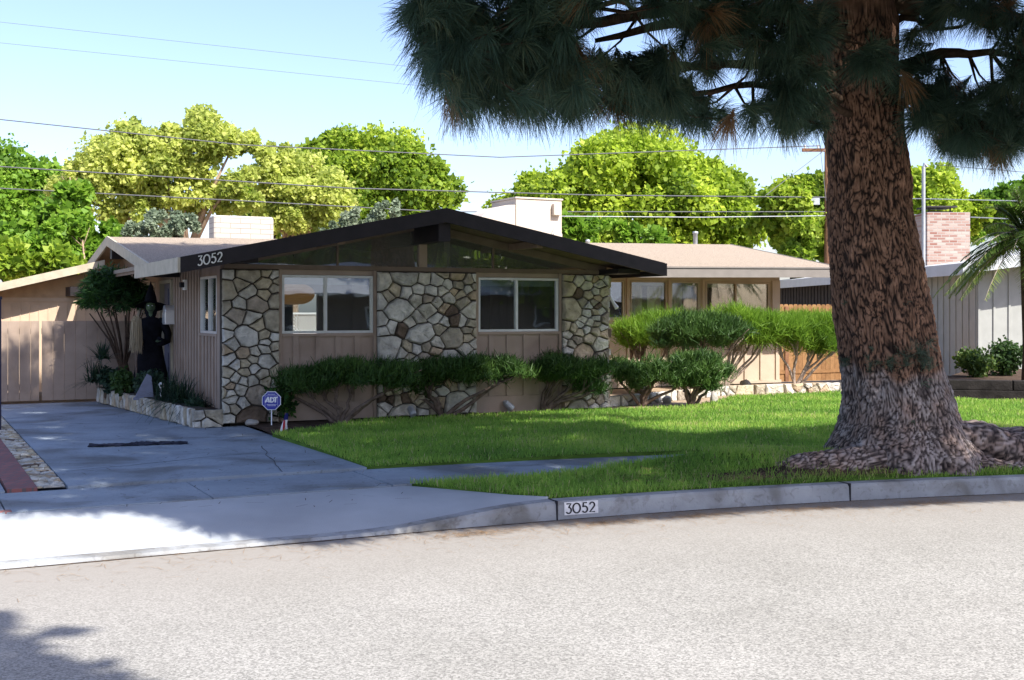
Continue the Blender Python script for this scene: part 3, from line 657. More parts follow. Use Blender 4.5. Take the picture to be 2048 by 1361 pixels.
ww.box(12.92, 12.99, 3.6, 4.1, 2.0, 2.3) if False else None
ph(ww, 'wall', 'wall_wing')
sc_ = MB(); sc_.box(8.34, 9.01, VW+.05, VW+.06, 1.40, 2.14)
wA = window(8.31, 9.04, 1.385, 2.155, VW+.03, (), frame='cream', fw=.03, blind=0)
window(9.19, 10.07, .99, 2.155, VW+.03, (), frame='wall_wing', glass='clearglass', fw=.025, blind=.06); window(10.17, 10.89, .99, 2.155, VW+.03, (), frame='cream', glass='clearglass', fw=.03, blind=0)
window(11.05, 12.73, .99, 2.155, VW+.03, (11.83,), frame='wall_wing', glass='clearglass', fw=.035, blind=.09)
def curtain(a, b, z0, z1, v):
    cu = MB()
    n_ = int((b-a)/.03); vs = [(a+(b-a)*i/n_, v+.018*math.sin(i*1.1), z) for z in (z0, z1) for i in range(n_+1)]
    cu.add(vs, [(i, i+1, n_+2+i, n_+1+i) for i in range(n_)]); ph(cu, 'curtain', 'curtain')
curtain(9.22, 9.6, .99, 2.1, VW+.2); curtain(9.72, 10.05, .99, 2.05, VW+.2); curtain(10.2, 10.6, .99, 2.1, VW+.2); curtain(10.75, 10.88, .99, 2.1, VW+.3); curtain(11.95, 12.68, .99, 2.08, VW+.2)
sh = MB()
for z in (1.15, 1.42, 1.72): sh.box(11.1, 11.95, VW+.5, VW+.75, z, z+.02)
for u in (11.1, 11.5, 11.93): sh.box(u, u+.02, VW+.48, VW+.76, .9, 2.1)
ph(sh, 'shelf_unit', 'brown')
# main roof (long ridge behind the front wing)
def ze(u): return 2.275+.012*(u+.5)
def zr(u): return 2.935+.015*(u+.5)
VE, VR, VK = 2.75, 7.0, 11.3
def main_pts(u_e, u_r, dz): return [(u_e, VE, ze(u_e)+dz), (u_r, VR, zr(u_r)+dz), (u_e, VK, ze(u_e)+dz)]
Lp = main_pts(-.5, -.5, 0); Rp = main_pts(13.58, 13.88, 0)
mr = MB()
def slab4(mb, a, b, c, d, th): mb.prism([a, b, c, d], (0, 0, -th))
slab4(mr, Lp[0], Rp[0], Rp[1], Lp[1], .06); slab4(mr, Lp[1], Rp[1], Rp[2], Lp[2], .06)
mroof = ph(mr, 'roof', 'roof')
so_ = MB(); dn = lambda p, z=.064, du=0, dv=0: (p[0]+du, p[1]+dv, p[2]-z)
slab4(so_, dn(Lp[0], .064, .03, .02), dn(Rp[0], .064, -.03, .02), dn(Rp[1], .064, -.03), dn(Lp[1], .064, .03), .03); slab4(so_, dn(Lp[1], .064, .03, .01), dn(Rp[1], .064, -.03, .01), dn(Rp[2], .064, -.03, -.02), dn(Lp[2], .064, .03, -.02), .03)
ph(so_, 'soffit', 'soffit_tan')
ef = MB(); ef.prism([(6.61, VE-.03, ze(6.6)-.02), (13.6, VE-.03, ze(13.6)-.02), (13.6, VE-.03, ze(13.6)-.2), (6.61, VE-.03, ze(6.6)-.2)], (0, .03, 0))
ph(ef, 'fascia', 'greybrown')
dg = MB(); dg.prism([(6.61, VE-.05, ze(6.6)+.012), (13.62, VE-.05, ze(13.6)+.012), (13.62, VE-.05, ze(13.6)-.018), (6.61, VE-.05, ze(6.6)-.018)], (0, .05, 0)); ph(dg, 'drip_edge', 'greybrown')
bb = MB()
for p, q in ((Lp[0], Lp[1]), (Lp[1], Lp[2])): bb.prism([(p[0]-.04, p[1], p[2]+.012), (q[0]-.04, q[1], q[2]+.012), (q[0]-.04, q[1], q[2]-.17), (p[0]-.04, p[1], p[2]-.17)], (.038, 0, 0))
ph(bb, 'bargeboard', 'cream')
b3 = MB()
for p, q in ((Rp[0], Rp[1]), (Rp[1], Rp[2])): b3.prism([(p[0]+.002, p[1], p[2]+.01), (q[0]+.002, q[1], q[2]+.01), (q[0]+.002, q[1], q[2]-.18), (p[0]+.002, p[1], p[2]-.18)], (.036, 0, 0))
ph(b3, 'bargeboard', 'greybrown')
for q in ((-.46, .05, 6.9, 7.1, 2.52, 2.80), (-.54, -.05, 2.78, 2.95, 2.08, 2.2), (-.5, .05, 10.6, 10.75, 1.95, 2.15)): be = MB(); be.box(*q); ph(be, 'beam_end', 'black')
eL = MB(); eL.box(-.5, -.35, VE-.03, VE, ze(-.5)-.17, ze(-.5)-.02); ph(eL, 'eave_end', 'black')
# back wall with an opening, floor, ceiling void walls -> the rooms behind the glass
iw = MB()
iw.box(.1, 4.26, 11.1, 11.2, -.1, 2.3); iw.box(4.86, 12.9, 11.1, 11.2, -.1, 2.3); iw.box(4.26, 4.86, 11.1, 11.2, 1.95, 2.3); iw.box(4.26, 4.86, 11.1, 11.2, -.1, .1)
iw.box(6.105, 6.17, 4.2, 11.1, 0, 2.7); iw.box(3.45, 3.55, .4, 4.6, 0, 2.6); iw.box(3.55, 6.02, 4.6, 4.7, 0, 2.6)
iw.box(8.9, 12.9, 7.2, 7.3, 0, 2.5); iw.box(6.2, 8.9, 6.0, 6.1, 0, 2.5)
ph(iw, 'interior_wall', 'room')
fl = MB(); fl.box(.1, 6.02, .11, 4.2, -.1, .08); fl.box(.1, 12.9, 4.201, 11.1, -.1, .08); ph(fl, 'interior_floor', 'dark')
# chimney on the back slope, vents
cm = MB(); cm.box(1.75, 3.02, 8.3, 8.75, 2.5, 3.52); ch = ph(cm, 'chimney', 'whitebrick', mroof, bevel=.05)
cc = MB(); cc.box(1.73, 3.04, 8.28, 8.77, 3.45, 3.55)
for px_, v_, z0, z1, r_, nm_, mt in ((14.05, 7.9, 2.9, 3.5, .055, 'vent_pipe', 'steel'), (9.6, 6.5, 2.9, 3.12, .04, 'vent_pipe', 'steel'), (3.0, 9.0, 2.6, 3.2, .12, 'roof_vent', 'steel')):
    vp = MB(); u_ = px_ if px_ < 13.8 else 13.5
    vp.lathe([(r_*1.3, z0), (r_, z0+.06), (r_, z1-.06), (r_*1.25, z1-.05), (r_*1.25, z1), (.001, z1+.015)], (u_, v_, 0)); ph(vp, nm_, mt, mroof, smooth=True)

# things on and in the house ----------------------------------------
ac = empty('rooftop_cooler', H(7.3, 5.5, 2.78), HA, 'large beige metal cooler box with rounded duct on the house roof', 'cooler')
c_ = MB(); c_.box(0, 1.08, 0, 1.15, 0, 1.08); ac_b = c_.build('cabinet', M['beige'], ac, bevel=.012)
c_ = MB(); c_.box(-.02, 1.1, -.02, 1.17, 1.081, 1.115); c_.build('lid', M['beige'], ac)
c_ = MB(); c_.box(.84, 1.02, -.10, -.001, .76, 1.0); c_.build('junction_box', M['beige'], ac, bevel=.01)
c_ = MB(); c_.box(.84, 1.05, -.08, -.001, .10, .38); c_.build('access_panel', M['beige'], ac, bevel=.01)
c_ = MB(); c_.tube([(.98, -.03, .58), (.9, -.05, .5), (.8, -.06, .34), (.7, -.08, .2), (.5, -.2, .16)], .014, 6); c_.build('cable', M['steel'], ac)
c_ = MB(); prof = [(-.002, .95)]+[(-1.05*math.sin(R(a)), .12+.83*math.cos(R(a))) for a in range(8, 97, 8)]+[(-1.06, 0), (-.002, 0)]
c_.prism([(x, .02, z) for x, z in prof], (0, .8, 0)); c_.build('duct', M['beige'], ac, bevel=.01)
mbx = empty('mailbox', H(-.03, 3.36, 1.33), HA, 'silver rounded wall mailbox hanging beside the front door', 'mailbox')
c_ = MB(); c_.prism([(0, y, z) for y, z in [(-.11, 0), (.11, 0), (.11, .2)]+[(.11*math.cos(R(a)), .2+.11*math.sin(R(a))) for a in range(15, 180, 15)]+[(-.11, .2)]], (-.15, 0, 0)); c_.build('box', M['silver'], mbx, bevel=.006)
c_ = MB(); c_.box(-.16, -.151, -.09, .09, .02, .19); c_.build('flap', M['alu'], mbx)
wlg = empty('wall_light', H(-.03, 2.36, 1.93), HA, 'small white square wall light with dark lens under the eave', 'light')
c_ = MB(); c_.box(-.04, 0, -.09, .09, -.06, .10); c_.build('backplate', M['white'], wlg, bevel=.006)
c_ = MB(); c_.box(-.10, -.041, -.06, .06, -.02, .06); c_.build('lens', M['ink'], wlg, bevel=.01)
sp = empty('wall_spotlight', H(6.17, .12, 1.7), HA, 'slim white tube lamp angled off the right stone pillar', 'light')
c_ = MB(); c_.tube([(0, 0, .13), (.05, -.06, .12), (.06, -.08, .05)], .012, 8); c_.build('arm', M['white'], sp)
c_ = MB(); c_.tube([(.05, -.07, .07), (.09, -.12, -.04), (.12, -.16, -.11)], [.018, .026, .036], 10); c_.build('lamp_head', M['white'], sp)
lan = empty('paper_lantern', H(1.25, .95, 1.80), HA, 'orange saucer shaped paper lantern hanging inside the left window', 'lantern')
c_ = MB(); c_.lathe([(.31*math.sin(math.pi*i/30)**.8*(1+.025*(i % 2))+.001, -.16*math.cos(math.pi*i/30)) for i in range(31)], seg=28); c_.build('shade', M['paper'], lan, smooth=False)
c_ = MB(); c_.tube([(0, 0, .15), (0, 0, .75)], .006, 6); c_.build('cord', M['ink'], lan)
# lattice fence behind the house, seen through the rooms
lf = empty('lattice_fence', H(3.6, 15.6, -.2), HA, 'white fence with diamond lattice top seen through the left window', 'fence')
c_ = MB(); c_.box(0, 4.2, 0, .04, -.2, 1.15); c_.build('panel', M['white'], lf)
c_ = MB()
for i in range(-8, 56):
    x = i*.09
    for s_ in (1, -1):
        a = (x, .05 if s_ > 0 else .02, 1.2); b = (x+s_*.45, .05 if s_ > 0 else .02, 1.65)
        if 0 <= min(a[0], b[0]) and max(a[0], b[0]) <= 4.2: c_.prism([a, (a[0]+.03, a[1], a[2]), (b[0]+.03, b[1], b[2]), b], (0, .012, 0))
c_.build('lattice', M['white'], lf)
c_ = MB(); c_.box(0, 4.2, -.015, .07, 1.15, 1.2); c_.box(0, 4.2, -.015, .07, 1.65, 1.7); c_.box(0, .08, -.02, .075, -.2, 1.72); c_.box(4.12, 4.2, -.02, .075, -.2, 1.72); c_.build('rail', M['white'], lf)

# ================================================================== driveway side: gate, garage, planter
gate = empty('driveway_gate', H(-2.6, 5.42, 0), HA, 'wide brown vertical board gate closing the driveway beside the house', 'gate')
for a, b in ((-3.0, .735), (.775, 2.55)):
    c_ = MB(); x = a; i = 0
    while x < b-.02:
        e_ = min(b, x+.18); c_.box(x+.003, e_-.003, -.002*(i % 2), .03, .02, 1.375); x = e_; i += 1
    c_.box(a, b, .03, .06, .2, .3); c_.box(a, b, .031, .06, 1.15, 1.25); c_.build('gate_leaf', M['gate'], gate)
gar = empty('garage', H(-6, 8, 0), HA, 'tan garage behind the gate with low sloping roof and wide eave', 'garage')
c_ = MB(); c_.box(0, 6.0, 0, .1, 0, 1.72)
for i in range(36): c_.box(.08+i*.165, .092+i*.165, -.012, 0, .05, 1.68)
gw = c_.build('wall', M['garage'], gar)
c_ = MB(); c_.box(-.2, 6.0, -.03, 0, 1.722, 1.80); c_.build('header', M['garage'], gar)
def gz(x): return 1.13+.25*x          # local x along the front; x=3.66 -> u=-2.34
c_ = MB(); c_.prism([(2, .0, 1.72), (2.4, 0, gz(2.4)-.06), (6.0, 0, gz(5.4)-.06), (6.0, 0, 1.72)], (0, .08, 0)); c_.build('gable', M['soffit_tan'], gar)
c_ = MB(); c_.prism([(-.2, -.5, gz(-.2)+.02), (5.5, -.5, gz(5.5)+.02), (5.5, -.5, gz(5.5)-.13), (-.2, -.5, gz(-.2)-.13)], (0, .04, 0)); c_.build('bargeboard', M['cream'], gar)
c_ = MB(); c_.prism([(-.2, -.46, gz(-.2)), (5.5, -.46, gz(5.5)), (5.5, -.46, gz(5.5)-.05), (-.2, -.46, gz(-.2)-.05)], (0, 6, 0)); c_.build('roof', M['roof'], gar)
c_ = MB(); c_.prism([(-.2, -.455, gz(-.2)-.052), (5.5, -.455, gz(5.5)-.052), (5.5, -.455, gz(5.5)-.09), (-.2, -.455, gz(-.2)-.09)], (0, 5.8, 0)); c_.build('soffit', M['soffit_tan'], gar)
c_ = MB(); c_.box(4.85, 5.02, -.75, .0, 1.83, 2.0); c_.build('beam_end', M['black'], gar)
post = MB(); post.box(-.13, .0, -.06, .06, 0, 1.75); post.box(-.14, .01, -.07, .07, 1.751, 1.79); po = post.build('post', M['navy']); po.location = at(2, 858, 16); po.location.z = .2; po.rotation_euler = (0, 0, HA)
tag(po, 'dark navy square post at the far left edge of the driveway', 'post')

pw = empty('planter_wall', H(-.4, 0, 0), HA, 'low wall of upright pale stones edging the planter by the driveway', 'wall')
def pl(t): return -.43+.40-.51*t      # local u of the face at v = 5.4 t
c_ = MB(); c_.prism([(pl(0)+.03, .02, -.05), (pl(1)+.03, 5.4, -.05), (pl(1)+.2, 5.4, -.05), (pl(0)+.2, .02, -.05)], (0, 0, .27)); pwb = c_.build('core', M['mortar'], pw)
c_ = MB(); stones(c_, 5.4, .27, .2, lambda x, y, d: (pl(x/5.4)+.03-d, x, y-.04), 41, .62, 2.2, .05, .009); c_.build('upright_stones', M['stone'], pw)
c_ = MB(); c_.box(.0, .37, -.02, .1, -.05, .2); c_.build('core', M['mortar'], pw)
c_ = MB(); stones(c_, .44, .25, .38, lambda x, y, d: (-.05+x, -.02-d, y-.04), 43, 1.2, 1, .06, .008); c_.build('corner_stone', M['stone'], pw)
sheet('planter_soil', [tuple(W(u, v, 0)[:2]) for u, v in ((-.3, .08), (-.02, .08), (-.02, 5.4), (-.85, 5.4))], .44, M['soil'])
# edging along the bed of the right wing
ed = empty('stone_edging', H(6.2, .25, 0), HA, 'low pale stone edging curving along the bed below the right wing', 'stone edging')
path = [(0, .02), (.9, .25), (2, .75), (3.4, 1.3), (4.6, 1.3), (6.0, 1.12), (7.4, 1.0)]
def along(path, s):
    for (a, b) in zip(path, path[1:]):
        l_ = math.hypot(b[0]-a[0], b[1]-a[1])
        if s <= l_: return a[0]+(b[0]-a[0])*s/l_, a[1]+(b[1]-a[1])*s/l_
        s -= l_
    return path[-1]
c_ = MB(); stones(c_, 7.8, .2, .26, lambda x, y, d: (*[q+(-d if i else 0) for i, q in enumerate(along(path, x))], y-.03), 51, 1.3, 1.5, .07, .008); c_.build('edging_stones', M['stone'], ed)
c_ = MB()
for a, b in zip(path, path[1:]): c_.prism([(a[0], a[1]+.002, -.05), (b[0], b[1]+.002, -.05), (b[0], b[1]+.14, -.05), (a[0], a[1]+.14, -.05)], (0, 0, .19))
c_.build('core', M['rock'], ed)
def rock(name, px, py, s_, seed, label, grp=None, m='rock', z=.24):
    Y = 2400*(EYE-z)/(py-622); p = at(px, py, Y); mb = MB(); mb._ell((0, 0, s_[2]*.6), s_, 14, 9, 0)
    mb.v = [tuple(Vector(v)+Vector(v).normalized()*noise.noise(Vector(v)*9+Vector((seed, 0, 0)))*.3*s_[0]) for v in mb.v]
    o = mb.build(name, M[m], smooth=True); o.location = (p.x, p.y, z); o.rotation_euler = (0, 0, seed); tag(o, label, 'rock', grp)
rock('rock', 1428, 806, (.08, .07, .11), 1, 'upright grey rock standing on the lawn right of the hedge')
rock('rock', 1335, 806, (.10, .08, .08), 2, 'grey rock under the rightmost low juniper hedge')
rock('rock', 503, 850, (.10, .07, .05), 3, 'flat pale rock at the foot of the left stone pillar', z=.23)
rock('rock', 530, 842, (.05, .05, .08), 4, 'small rounded white rock beside the blue sign post', z=.23)
rock('rock', 1490, 774, (.14, .1, .09), 5, 'pale rock on the bed near the right house corner')
rock('rock', 1290, 785, (.12, .1, .07), 6, 'sunlit pale rock on the bed behind the low hedge')
rock('rock', 1010, 820, (.07, .07, .05), 7, 'small pale stone before the board wall between the pillars')

# ================================================================== small things in front of the house
def ground_at(px, py, z=.24): Y = 2400*(EYE-z)/(py-622); p = at(px, py, Y); return Vector((p.x, p.y, z))
g0 = ground_at(543, 850)
sg = empty('security_sign', g0, R(6), 'blue octagonal yard sign reading ADT on a white post', 'sign')
k_ = g0.y/F
c_ = MB(); c_.box(-.008, .008, -.004, .004, -.05, .30); c_.build('post', M['signwhite'], sg)
def octo(r_): return [(r_*math.cos(R(22.5+45*i))/math.cos(R(22.5)), r_*math.sin(R(22.5+45*i))/math.cos(R(22.5))) for i in range(8)]
c_ = MB(); c_.prism([(x, -.006, .33+y) for x, y in octo(.128)], (0, -.008, 0)); bo = c_.build('sign_border', M['signwhite'], sg)
c_ = MB(); c_.prism([(x, -.0145, .33+y) for x, y in octo(.118)], (0, -.003, 0)); bl_ = c_.build('sign_face', M['blue'], sg)
c_ = MB(); to = lambda x, y, d: (x, -.018-d, .33+y)
w_ = .021
ribbon(c_, [(-.082, -.022), (-.045, .048)], w_, to, 0, .003); ribbon(c_, [(-.045, .052), (-.030, -.022)], w_, to, 0, .0035); ribbon(c_, [(-.066, -.006), (-.03, -.006)], .013, to, 0, .004)
ribbon(c_, [(-.010, -.024), (-.010, .05)], w_, to, 0, .003); ribbon(c_, [(-.012, .043)]+[(.002+.030*math.cos(R(a)), .012+.030*math.sin(R(a))) for a in range(75, -80, -15)]+[(-.012, -.018)], .017, to, 0, .0035)
ribbon(c_, [(.028, .042), (.086, .046)], .017, to, 0, .003); ribbon(c_, [(.056, .04), (.052, -.024)], w_, to, 0, .0035)
c_.build('lettering', M['signwhite'], sg)
c_ = MB()
for y, a, b in ((.088, -.05, .045), (-.052, -.062, .062), (-.068, -.05, .05)):
    x = a
    while x < b: l_ = random.uniform(.006, .012); c_.add([to(x, y-.004, 0), to(x+l_, y-.004, 0), to(x+l_, y+.004, 0), to(x, y+.004, 0)], [(0, 1, 2, 3)]); x += l_+.004
ribbon(c_, [(-.085, .068), (.085, .068)], .003, to, 0, .001); ribbon(c_, [(-.085, .068), (-.085, -.075)], .003, to, 0, .001); ribbon(c_, [(.085, .068), (.085, -.075)], .003, to, 0, .001)
c_.build('small_print', M['signwhite'], sg)
fgp = ground_at(566, 866)
fg = empty('small_flag', fgp, R(-10), 'small drooping stars and stripes flag stuck in the bed edge', 'flag')
c_ = MB(); c_.tube([(.02, 0, -.02), (.03, 0, .26)], .004, 6); c_.build('stick', M['straw'], fg)
c_ = MB(); rows_ = 13; cols_ = 7
def fp(i, j): t = i/rows_; s_ = j/cols_; wd = .03+.11*t; return (.03-.10*t+s_*wd+.012*math.sin(s_*9+t*3), .014*math.sin(s_*8+t*2), .25-.25*t+.05*s_*t)
for i in range(rows_):
    for j in range(cols_): c_.add([fp(i, j), fp(i, j+1), fp(i+1, j+1), fp(i+1, j)], [(0, 1, 2, 3)], .1 if i < 5 else (.45 if j % 2 else .8))
c_.build('cloth', M['flag_cloth'], fg)
for px, py, yaw, lab in ((1017, 826, .6, 'grey bullet spotlight aimed at the wall below the right window'), (823, 838, -.3, 'grey bullet spotlight before the middle stone pillar')):
    p = ground_at(px, py); s_ = empty('garden_spotlight', p, yaw, lab, 'light', 'garden spotlights at the house front')
    c_ = MB(); c_.tube([(0, 0, -.02), (0, 0, .07)], .012, 8); c_.build('stake', M['steel'], s_)
    c_ = MB(); c_.tube([(-.06, .05, .17), (-.03, .025, .15), (.03, -.025, .08), (.05, -.04, .055)], [.02, .05, .055, .045], 12); c_.build('lamp_head', M['steel'], s_)
for px, py, lab in ((417, 808, 'small white path light near the side wall, farther from the corner'), (437, 815, 'small white path light at the house corner beside the stone pillar')):
    Y = 2400*(EYE-.44)/(py-622); p = at(px, py, Y); s_ = empty('path_light', (p.x, p.y, .44), 0, lab, 'light', 'white path lights in the planter')
    c_ = MB(); c_.lathe([(.012, -.05), (.012, .03), (.03, .035), (.034, .10), (.028, .115), (.001, .12)], seg=12); c_.build('lamp_body', M['white'], s_)
    c_ = MB(); c_.lathe([(.036, .116), (.036, .124), (.001, .135)], seg=12); c_.build('cap', M['white'], s_)
# flattened dark board on the driveway
mb = MB(); nx_, ny_ = 40, 8; W0, D0 = 1.12, .19
for i in range(nx_+1):
    for j in range(ny_+1):
        x = i/nx_-.5; y = j/ny_-.5; e_ = .02*noise.noise(Vector((x*9, j*2., 4))) if j in (0, ny_) else 0
        mb.v.append((x*W0, y*D0+e_+.03*math.sin(x*5), .012+.03*abs(noise.noise(Vector((x*6, y*3, 0))))+.012*noise.noise(Vector((x*30, y*9, 2)))))
mb.f = [(i*(ny_+1)+j, (i+1)*(ny_+1)+j, (i+1)*(ny_+1)+j+1, i*(ny_+1)+j+1) for i in range(nx_) for j in range(ny_)]; mb.var = [0]*len(mb.f)
o = mb.build('flattened_debris', M['charred']); p = ground_at(277, 890, .215); o.location = (p.x, p.y, .214); o.rotation_euler = (0, 0, R(14))
md = o.modifiers.new('thick', 'SOLIDIFY'); md.thickness = .012
tag(o, 'long flattened charred dark board lying on the driveway', 'debris')

# grey slab and white ornament on the planter
p = H(-.62, 2.55, .22)
gs = MB(); gs.prism([(-.15, 0, 0), (.13, 0, 0), (.10, 0, .32), (.03, 0, .36)], (0, .07, 0)); gs.box(-.17, .17, -.02, .1, -.04, 0)
o = gs.build('grave_slab', M['greyslab'], bevel=.006); o.location = p; o.rotation_euler = (0, 0, HA-.2); tag(o, 'grey tapered upright slab standing on the planter wall', 'slab')
p = H(-.42, 2.3, .26)
orn = empty('white_ornament', p, HA, 'small white skull shaped ornament beside the grey slab', 'ornament')
c_ = MB(); c_.ell((0, 0, .15), (.045, .05, .05), 14, 10); c_.box(-.025, .025, -.04, .02, .075, .12); c_.build('skull', M['white'], orn, smooth=False)
c_ = MB(); c_.ell((-.017, -.045, .15), (.012, .008, .013), 8, 6); c_.ell((.017, -.045, .15), (.012, .008, .013), 8, 6); c_.build('eye_socket', M['ink'], orn)
c_ = MB(); c_.tube([(0, .01, -.05), (0, .01, .1)], .014, 8); c_.build('stem', M['white'], orn)

# witch figure -------------------------------------------------------
wt = empty('witch_figure', H(-.34, 3.62, .2), HA-.25, 'life size witch figure with green face, pointed hat and black dress', 'figure')
c_ = MB()      # body with dress, one surface
prof = [(.27, 0), (.25, .25), (.20, .6), (.155, .86), (.15, .95), (.175, 1.08), (.185, 1.16), (.12, 1.225), (.06, 1.25), (.05, 1.30)]
c_.lathe([(r_*(1+.04*math.sin(i*2)), z) for i, (r_, z) in enumerate(prof)], seg=20, sx=1.08, sy=.72)
c_.build('dress', M['felt'], wt, smooth=True)
me = bpy.data.meshes.new('arms')
for s_ in (1, -1):
    c_ = MB(); hx = .10 if s_ > 0 else .12
    c_.tube([(s_*.13, 0, 1.19), (s_*.20, -.02, 1.16), (s_*.27, -.05, .98), (s_*.27, -.10, .86), (s_*.2, -.19, .84), (s_*.14, -.25, .86)], [.06, .075, .06, .052, .06, .075], 12); c_.build('sleeve', M['felt'], wt, smooth=True)
    c_ = MB(); c_.ell((s_*.125, -.275, .862), (.03, .042, .02), 10, 8)
    for q in range(4): c_.tube([(s_*(.108+.013*q), -.305, .866), (s_*(.105+.013*q), -.34-.006*(q in (1, 2)), .868), (s_*(.105+.012*q), -.368-.008*(q in (1, 2)), .853)], [.007, .0065, .004], 6)
    c_.tube([(s_*.155, -.27, .86), (s_*.175, -.30, .865), (s_*.172, -.325, .86)], [.008, .008, .005], 6); c_.build('hand', M['green'], wt, smooth=True)
c_ = MB(); c_._ell((0, 0, 0), (.078, .095, .115), 20, 16, 0); hv = []
for v in c_.v:
    x, y, z = v
    if z < -.03: x *= 1-.35*(-z-.03)/.085; y *= 1-.12*(-z-.03)/.085
    if y < -.06 and abs(x) < .022 and -.045 < z < .03: y -= .035*(1-abs(x)/.022)*(1-abs(z+.02)/.06)
    if y < -.05 and abs(z-.018) < .018 and .012 < abs(x) < .05: y += .012
    if y < -.05 and z < -.085: y -= .015
    hv.append((x, y, z+1.415))
c_.v = hv; c_.lathe([(.042, 1.24), (.045, 1.34)], seg=12); hdw = c_.build('head', M['green'], wt, smooth=True)
for s_ in (1, -1): c_ = MB(); c_.ell((s_*.03, -.083, 1.433), (.014, .008, .008), 8, 6); c_.build('eye', M['signwhite'], hdw)
c_ = MB(); c_.tube([(-.03, -.084, 1.362), (0, -.092, 1.354), (.03, -.084, 1.362)], .006, 6); c_.build('mouth', M['ink'], hdw)
c_ = MB(); c_._ell((0, .03, 1.40), (.105, .085, .14), 16, 12, 0); c_.v = [(x, max(y, -.03), z-.10*max(0, 1.38-z)/.1*.6) for x, y, z in c_.v]; c_.build('hair', M['felt'], wt, smooth=True)
c_ = MB()
n_ = 28; vs = []; 
for r_ in (.085, .17, .235, .25):
    for k in range(n_): a = 2*math.pi*k/n_; vs.append((r_*1.02*math.cos(a), r_*math.sin(a)+.02, 1.50-.08*(r_/.25)**2+.022*math.sin(3*a+1)*(r_/.25)-.10*(r_/.25)*math.sin(-a)*-1*.6))
c_.add(vs, [(i*n_+k, i*n_+(k+1) % n_, (i+1)*n_+(k+1) % n_, (i+1)*n_+k) for i in range(3) for k in range(n_)])
c_.lathe([(.098, 1.475), (.098, 1.50), (.085, 1.58), (.06, 1.66), (.035, 1.73), (.02, 1.78), (.002, 1.83)], (0, .02, 0), seg=20); c_.build('hat', M['felt'], wt, smooth=True)
br = empty('broom', H(-.62, 3.3, .2), HA, 'upright broom with pale straw head held beside the witch', 'broom')
c_ = MB(); c_.tube([(0, 0, 0), (0, 0, 1.2)], .013, 8); c_.build('handle', M['twig'], br)
n_ = 900; a = rng.random(n_)*2*math.pi; r_ = .085*np.sqrt(rng.random(n_)); top = np.stack([r_*np.cos(a)*.9, r_*np.sin(a)*.7, 1.24-.25*(r_/.085)**3*.25+rng.normal(0, .02, n_)], 1)
D = unit(np.stack([np.cos(a)*.03, np.sin(a)*.03, -np.ones(n_)], 1)+rng.normal(0, .03, (n_, 3)))
quads('straw_head', strips(top, D, .34+.18*rng.random(n_), np.full(n_, .0042)), rng.random(n_), M['straw'], br)
c_ = MB(); c_.lathe([(.04, 1.23), (.07, 1.16), (.075, .98), (.05, .85)], seg=14, sx=.85, sy=.7, var=.1); c_.build('straw_core', M['straw'], br)

# ================================================================== plants by the driveway
M['aralia'] = leafm('aralia_leaf', (.012, .03, .012), (.025, .065, .018), (.06, .15, .025), .25)
M['strap'] = leafm('strap_leaf', (.012, .028, .018), (.022, .05, .028), (.05, .085, .04), .2)
M['bushy'] = leafm('bushy_leaf', (.02, .045, .012), (.04, .085, .02), (.08, .14, .03), .25)
def stems(paths, m, name, parent, r0=.02, r1=.008):
    c = MB()
    for pth in paths: n = len(pth); c.tube(pth, [r0+(r1-r0)*i/(n-1) for i in range(n)], 6)
    return c.build(name, M[m], parent, smooth=True)
p = H(-.62, 4.55, .2)
ar = empty('feathery_shrub', p, 0, 'tall dark multi stemmed shrub with feathery leaf crown at the gate end of the planter', 'shrub')
tips = []; paths = []
for i in range(13):
    a = 2*math.pi*i/13; t = Vector((.45*math.cos(a)*random.uniform(.5, 1.1)-.12, .3*math.sin(a), random.uniform(1.25, 1.6)))
    paths.append([(random.gauss(0, .03), random.gauss(0, .03), 0), (t.x*.12, t.y*.2, .45), (t.x*.45+.02, t.y*.5, .85), tuple(t)]); tips.append(t)
stems(paths, 'branch', 'stem', ar, .03, .01)
c_ = MB(); c_.lathe([(.13, -.05), (.10, .15), (.10, .35), (.06, .5)], seg=12); c_.build('trunk', M['branch'], ar, smooth=True)
Cn = []
for _ in range(190):
    d = rdir(1)[0]; d[2] = abs(d[2])*1.7-.95; r_ = .5+.5*random.random(); Cn.append((d[0]*.60*r_-.15, d[1]*.45*r_, 1.78+d[2]*.46*r_))
Cn = np.array(Cn); Q = []; V = []
for c in Cn:
    n_ = 46; dd_ = rdir(n_); dd_[:, 2] = dd_[:, 2]*.5-.25; dd_ = unit(dd_); Q.append(leaves(np.repeat(c[None], n_, 0)+dd_*.03, dd_, rdir(n_)+np.array([0, 0, 1.2]), .10+.09*rng.random(n_), np.full(n_, .011))); V.append(np.clip(rng.normal(.45, .2, n_)+(.2 if c[0] < -.35 else 0), 0, 1))
quads('foliage', np.concatenate(Q), np.concatenate(V), M['aralia'], ar)
